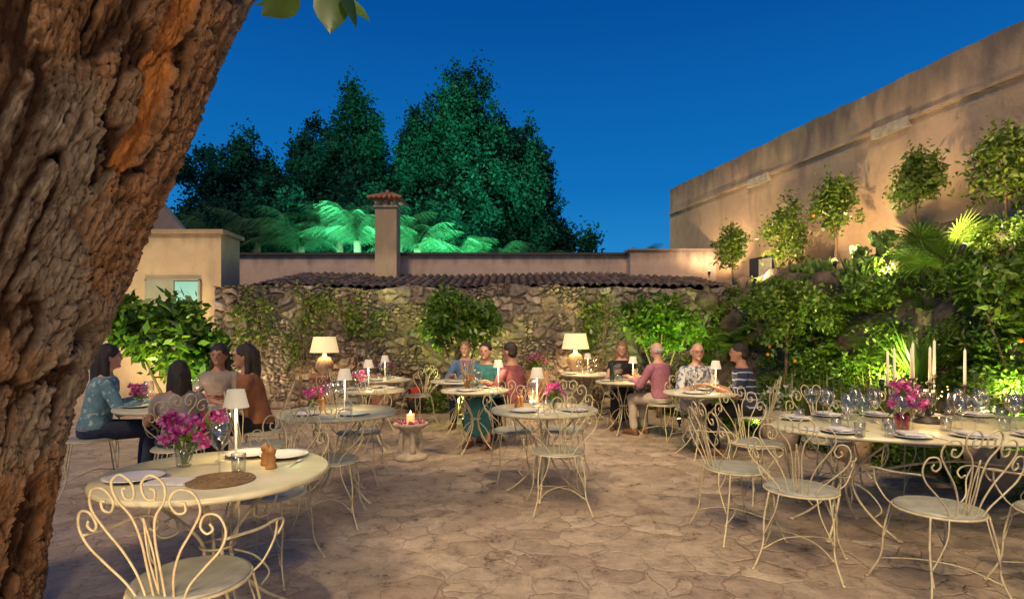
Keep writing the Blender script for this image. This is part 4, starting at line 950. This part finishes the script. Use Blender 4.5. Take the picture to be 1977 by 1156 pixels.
def person(x,y,deg,label,skin='skin',shirt='grey',trous='jeans',hair='hairb',style='short',sleeve=.6,lean=.06,arms=((.16,.40,.80),(-.16,.40,.80)),scale=1,headyaw=0,glasses=False,sex='m',shoe='brown',skirt=False):
    hip=.56; wS=.92 if sex=='f' else 1.0
    S=[((0,0,hip-.07),.15,.12),((0,0,hip),.168,.125),((0,lean*.3,hip+.12),.142*wS,.11),((0,lean*.6,hip+.24),.15*wS,.112),((0,lean*.85,hip+.35),.168*wS,.118),((0,lean,hip+.43),.165*wS,.1),((0,lean,hip+.475),.11,.075),((0,lean+.005,hip+.51),.065,.06)]
    sh=hip+.43; b=MB(); torso(b,S)
    nk=V3((0,lean+.005,hip+.47)); hc=V3((0,lean+.035,hip+.65))
    b.cap(nk,hc-V3((0,.02,.05)),.058,.054)
    ry=Matrix.Rotation(headyaw,3,'Z')
    def H(p): return hc+ry@V3(p)
    b.ell(hc,(.076,.095,.112),18,14,ry); b.ell(H((0,.022,-.055)),(.055,.066,.062),14,10,ry); b.ell(H((0,.092,-.012)),(.013,.018,.024),8,6,ry); b.ell(H((0,.083,.022)),(.05,.014,.012),10,6,ry); b.ell(H((0,.08,-.052)),(.026,.012,.009),8,6,ry); b.ell(H((0,.078,-.088)),(.022,.018,.018),8,6,ry)
    for s_ in(-1,1): b.ell(H((s_*.079,-.005,-.012)),(.009,.02,.031),8,6,ry)
    Sh=MB(); torso(Sh,S,.014,1,7)
    Tr=MB(); torso(Tr,S,.012,0,2)
    for i,s_ in enumerate((1,-1)):
        sp_=V3((s_*.165*wS,lean,sh-.02)); wr=V3(arms[i]); d=wr-sp_; up,fo=.285,.255
        L_=min(d.length,up+fo-.01); ax=d.normalized(); a_=(up*up-fo*fo+L_*L_)/(2*L_); hh=math.sqrt(max(0,up*up-a_*a_)); bend=V3((s_*.55,-.35,-.8)); bend=(bend-ax*bend.dot(ax)).normalized(); el=sp_+ax*a_+bend*hh; wr=sp_+ax*L_
        af=.88 if sex=='f' else 1
        b.cap(sp_,el,.052*af,.041*af); b.cap(el,wr,.042*af,.026*af)
        fd=(wr-el).normalized(); side=V3((-s_,0,0)); side=(side-fd*side.dot(fd)).normalized(); nrm=fd.cross(side); 
        if nrm.z<0: nrm=-nrm
        rot=Matrix((side,nrm,fd)).transposed(); pc=wr+fd*.05; b.ell(pc,(.042,.018,.052),12,8,rot)
        for k,(off,ln) in enumerate(((.032,.068),(.011,.078),(-.011,.072),(-.032,.055))):
            f0=pc+fd*.035+side*off; f1=f0+fd*ln*.5+side*off*.25-nrm*.006; f2=f1+fd*ln*.45-nrm*.02; b.cap(f0,f1,.0095,.009,7); b.cap(f1,f2,.009,.0075,7)
        t0=pc+side*.034-fd*.02; t1=t0+side*.028+fd*.03-nrm*.008; t2=t1+fd*.03+side*.004-nrm*.008; b.cap(t0,t1,.013,.011,7); b.cap(t1,t2,.011,.009,7)
        if sleeve<=.5: Sh.cap(sp_,sp_.lerp(el,sleeve*2),.066,.058)
        else: Sh.cap(sp_,el,.066,.055); Sh.cap(el,el.lerp(wr,(sleeve-.5)*2),.055,.045)
        hp=V3((s_*.085,.02,hip-.02)); kn=V3((s_*.115,.44,.52)); an=V3((s_*.12,.40,.09)); b.cap(hp,kn,.083,.058); b.cap(kn,an,.056,.036); b.cap(an+V3((0,-.02,-.035)),an+V3((s_*.01,.14,-.055)),.036,.028)
        Tr.cap(hp,kn,.096,.074)
        if not skirt: Tr.cap(kn,an+V3((0,0,.03)),.072,.056)
    if skirt: Tr.cap((0,.2,.5),(0,.42,.5),.15,.15); Tr.cap((0,.43,.48),(0,.44,.3),.17,.18)
    o=remesh(b,.0085,'person',M[skin]); o.location=(x,y,0); o.rotation_euler=(0,0,rad(deg)); o.scale=(scale,)*3
    for P_ in (Sh,Tr):
        v=np.array(P_.v); n_=fbm(v*np.array([9,9,16]),3,int(abs(x)*10))-.45; c_=np.array([0,.1,0]); dv=v-c_; dv[:,2]=0; dv/=np.linalg.norm(dv,axis=1)[:,None]+1e-6; P_.v=[tuple(q_) for q_ in v+dv*(n_*.035)[:,None]]
    remesh(Sh,.012,'shirt' if sex=='m' else 'top',M[shirt],o,3); remesh(Tr,.012,'skirt' if skirt else 'trousers',M[trous],o,3)
    for s_ in(1,-1):
        k=MB(); an=V3((s_*.12,.40,.09)); k.cap(an+V3((0,-.03,-.045)),an+V3((s_*.01,.15,-.055)),.045,.036,10); k.box((s_*.12-.038,.33,.0),(s_*.12+.046,.585,.02)); remesh(k,.01,'shoe',M[shoe],o,3)
    h=MB()
    if style=='short':
        h.ell(H((0,-.014,.03)),(.083,.098,.095),16,12,ry); h.ell(H((0,-.045,-.01)),(.076,.062,.085),14,10,ry)
    elif style=='long':
        h.ell(H((0,-.016,.028)),(.088,.102,.1),16,12,ry); h.cap(H((0,-.06,0)),H((0,-.085,-.28)),.085,.06); h.cap(H((.065,-.03,0)),H((.085,-.03,-.24)),.035,.03); h.cap(H((-.065,-.03,0)),H((-.085,-.03,-.24)),.035,.03)
    elif style=='bun':
        h.ell(H((0,-.016,.026)),(.084,.1,.097),16,12,ry); h.ell(H((0,-.1,.07)),(.045,.045,.04),10,8,ry)
    else:
        for s_ in(-1,1): h.ell(H((s_*.066,-.03,.0)),(.016,.055,.04),10,8,ry)
        h.ell(H((0,-.07,-.005)),(.06,.03,.045),12,8,ry)
    v=np.array(h.v); v=v+((vnoise(v*45,5)-.5)*.022)[:,None]*unit(np.random.default_rng(3),len(v)); h.v=[tuple(q_) for q_ in v]
    remesh(h,.009,'hair',M[hair],o,2)
    k=MB()
    for s_ in(-1,1): k.ell(H((s_*.029,.087,.006)),(.012,.008,.006),8,6,ry)
    k.obj('eyes',M['eye'],o); k=MB(); k.ell(H((0,.09,-.052)),(.02,.006,.005),8,6,ry); k.obj('mouth',M['lips'],o)
    if glasses:
        k=MB()
        for s_ in(-1,1):
            n=14; k.tube([H((s_*.032+.024*math.cos(2*math.pi*i/n),.107,.006+.018*math.sin(2*math.pi*i/n))) for i in range(n)],.0022,5,closed=True); k.tube([H((s_*.056,.105,.01)),H((s_*.08,.0,.01))],.002,5)
        k.tube([H((-.008,.109,.01)),H((.008,.109,.01))],.002,5); k.obj('glasses',M['darkiron'],o)
    tag(o,label,'person'); return o
def sit(x,y,deg,*a,ch=True,arms_chair=False,**k):
    person(x,y,deg,*a,**k)
    if ch:
        t=rad(deg); chair(x+.02*math.sin(t),y-.02*math.cos(t),deg,arms_chair,'cream wrought-iron chair with a diner seated on it')
sit(.08,7.2,55,'seated man in plum shirt leaning toward the table','skin2','maroon','black','hairb','short',.9,.1)
sit(-.32,7.5,165,'seated woman in teal top with hair tied up','skin','teal','teal','hairb','bun',.15,.08,sex='f',arms=((.12,.36,.86),(-.14,.4,.82)),skirt=True)
sit(-.72,8.95,172,'seated man in blue shirt with short hair','skin','bluesh','jeans','hairbl','short',.45,.1)
sit(1.74,8.85,168,'seated fair-haired woman in black dress','skin','black','black','hairbl','long',.1,.08,sex='f',skirt=True,arms=((.1,.34,.85),(-.12,.4,.8)))
sit(2.08,7.75,38,'seated man in pink checked shirt and chinos','skin','pinksh','khaki','hairw','bald',.9,.06)
sit(2.32,7.2,186,'seated older man with glasses in printed white shirt','skin','oldsh','khaki','hairw','bald',.4,.12,glasses=True,headyaw=-.15,arms=((.12,.38,.8),(-.12,.4,.8)))
sit(2.82,6.6,72,'seated man in navy patterned shirt and dark hair','skin2','navy','black','hairb','short',.45,.1)
sit(-3.85,5.15,-50,'seated woman in light denim jacket and dark jeans','skin','denim','jeans','hairb','long',.95,.08,sex='f')
sit(-2.82,4.75,35,'seated woman with dark hair in pale top','skin2','grey','jeans','hairb','long',.2,.05,sex='f',scale=.9)
sit(-3.1,6.0,-170,'seated woman with long dark hair behind table','skin2','grey','jeans','hairb','long',.2,.08,sex='f')
sit(-2.5,5.55,110,'seated woman with long dark hair and rust top','skin2','rust','black','hairb','long',.12,.1,sex='f')
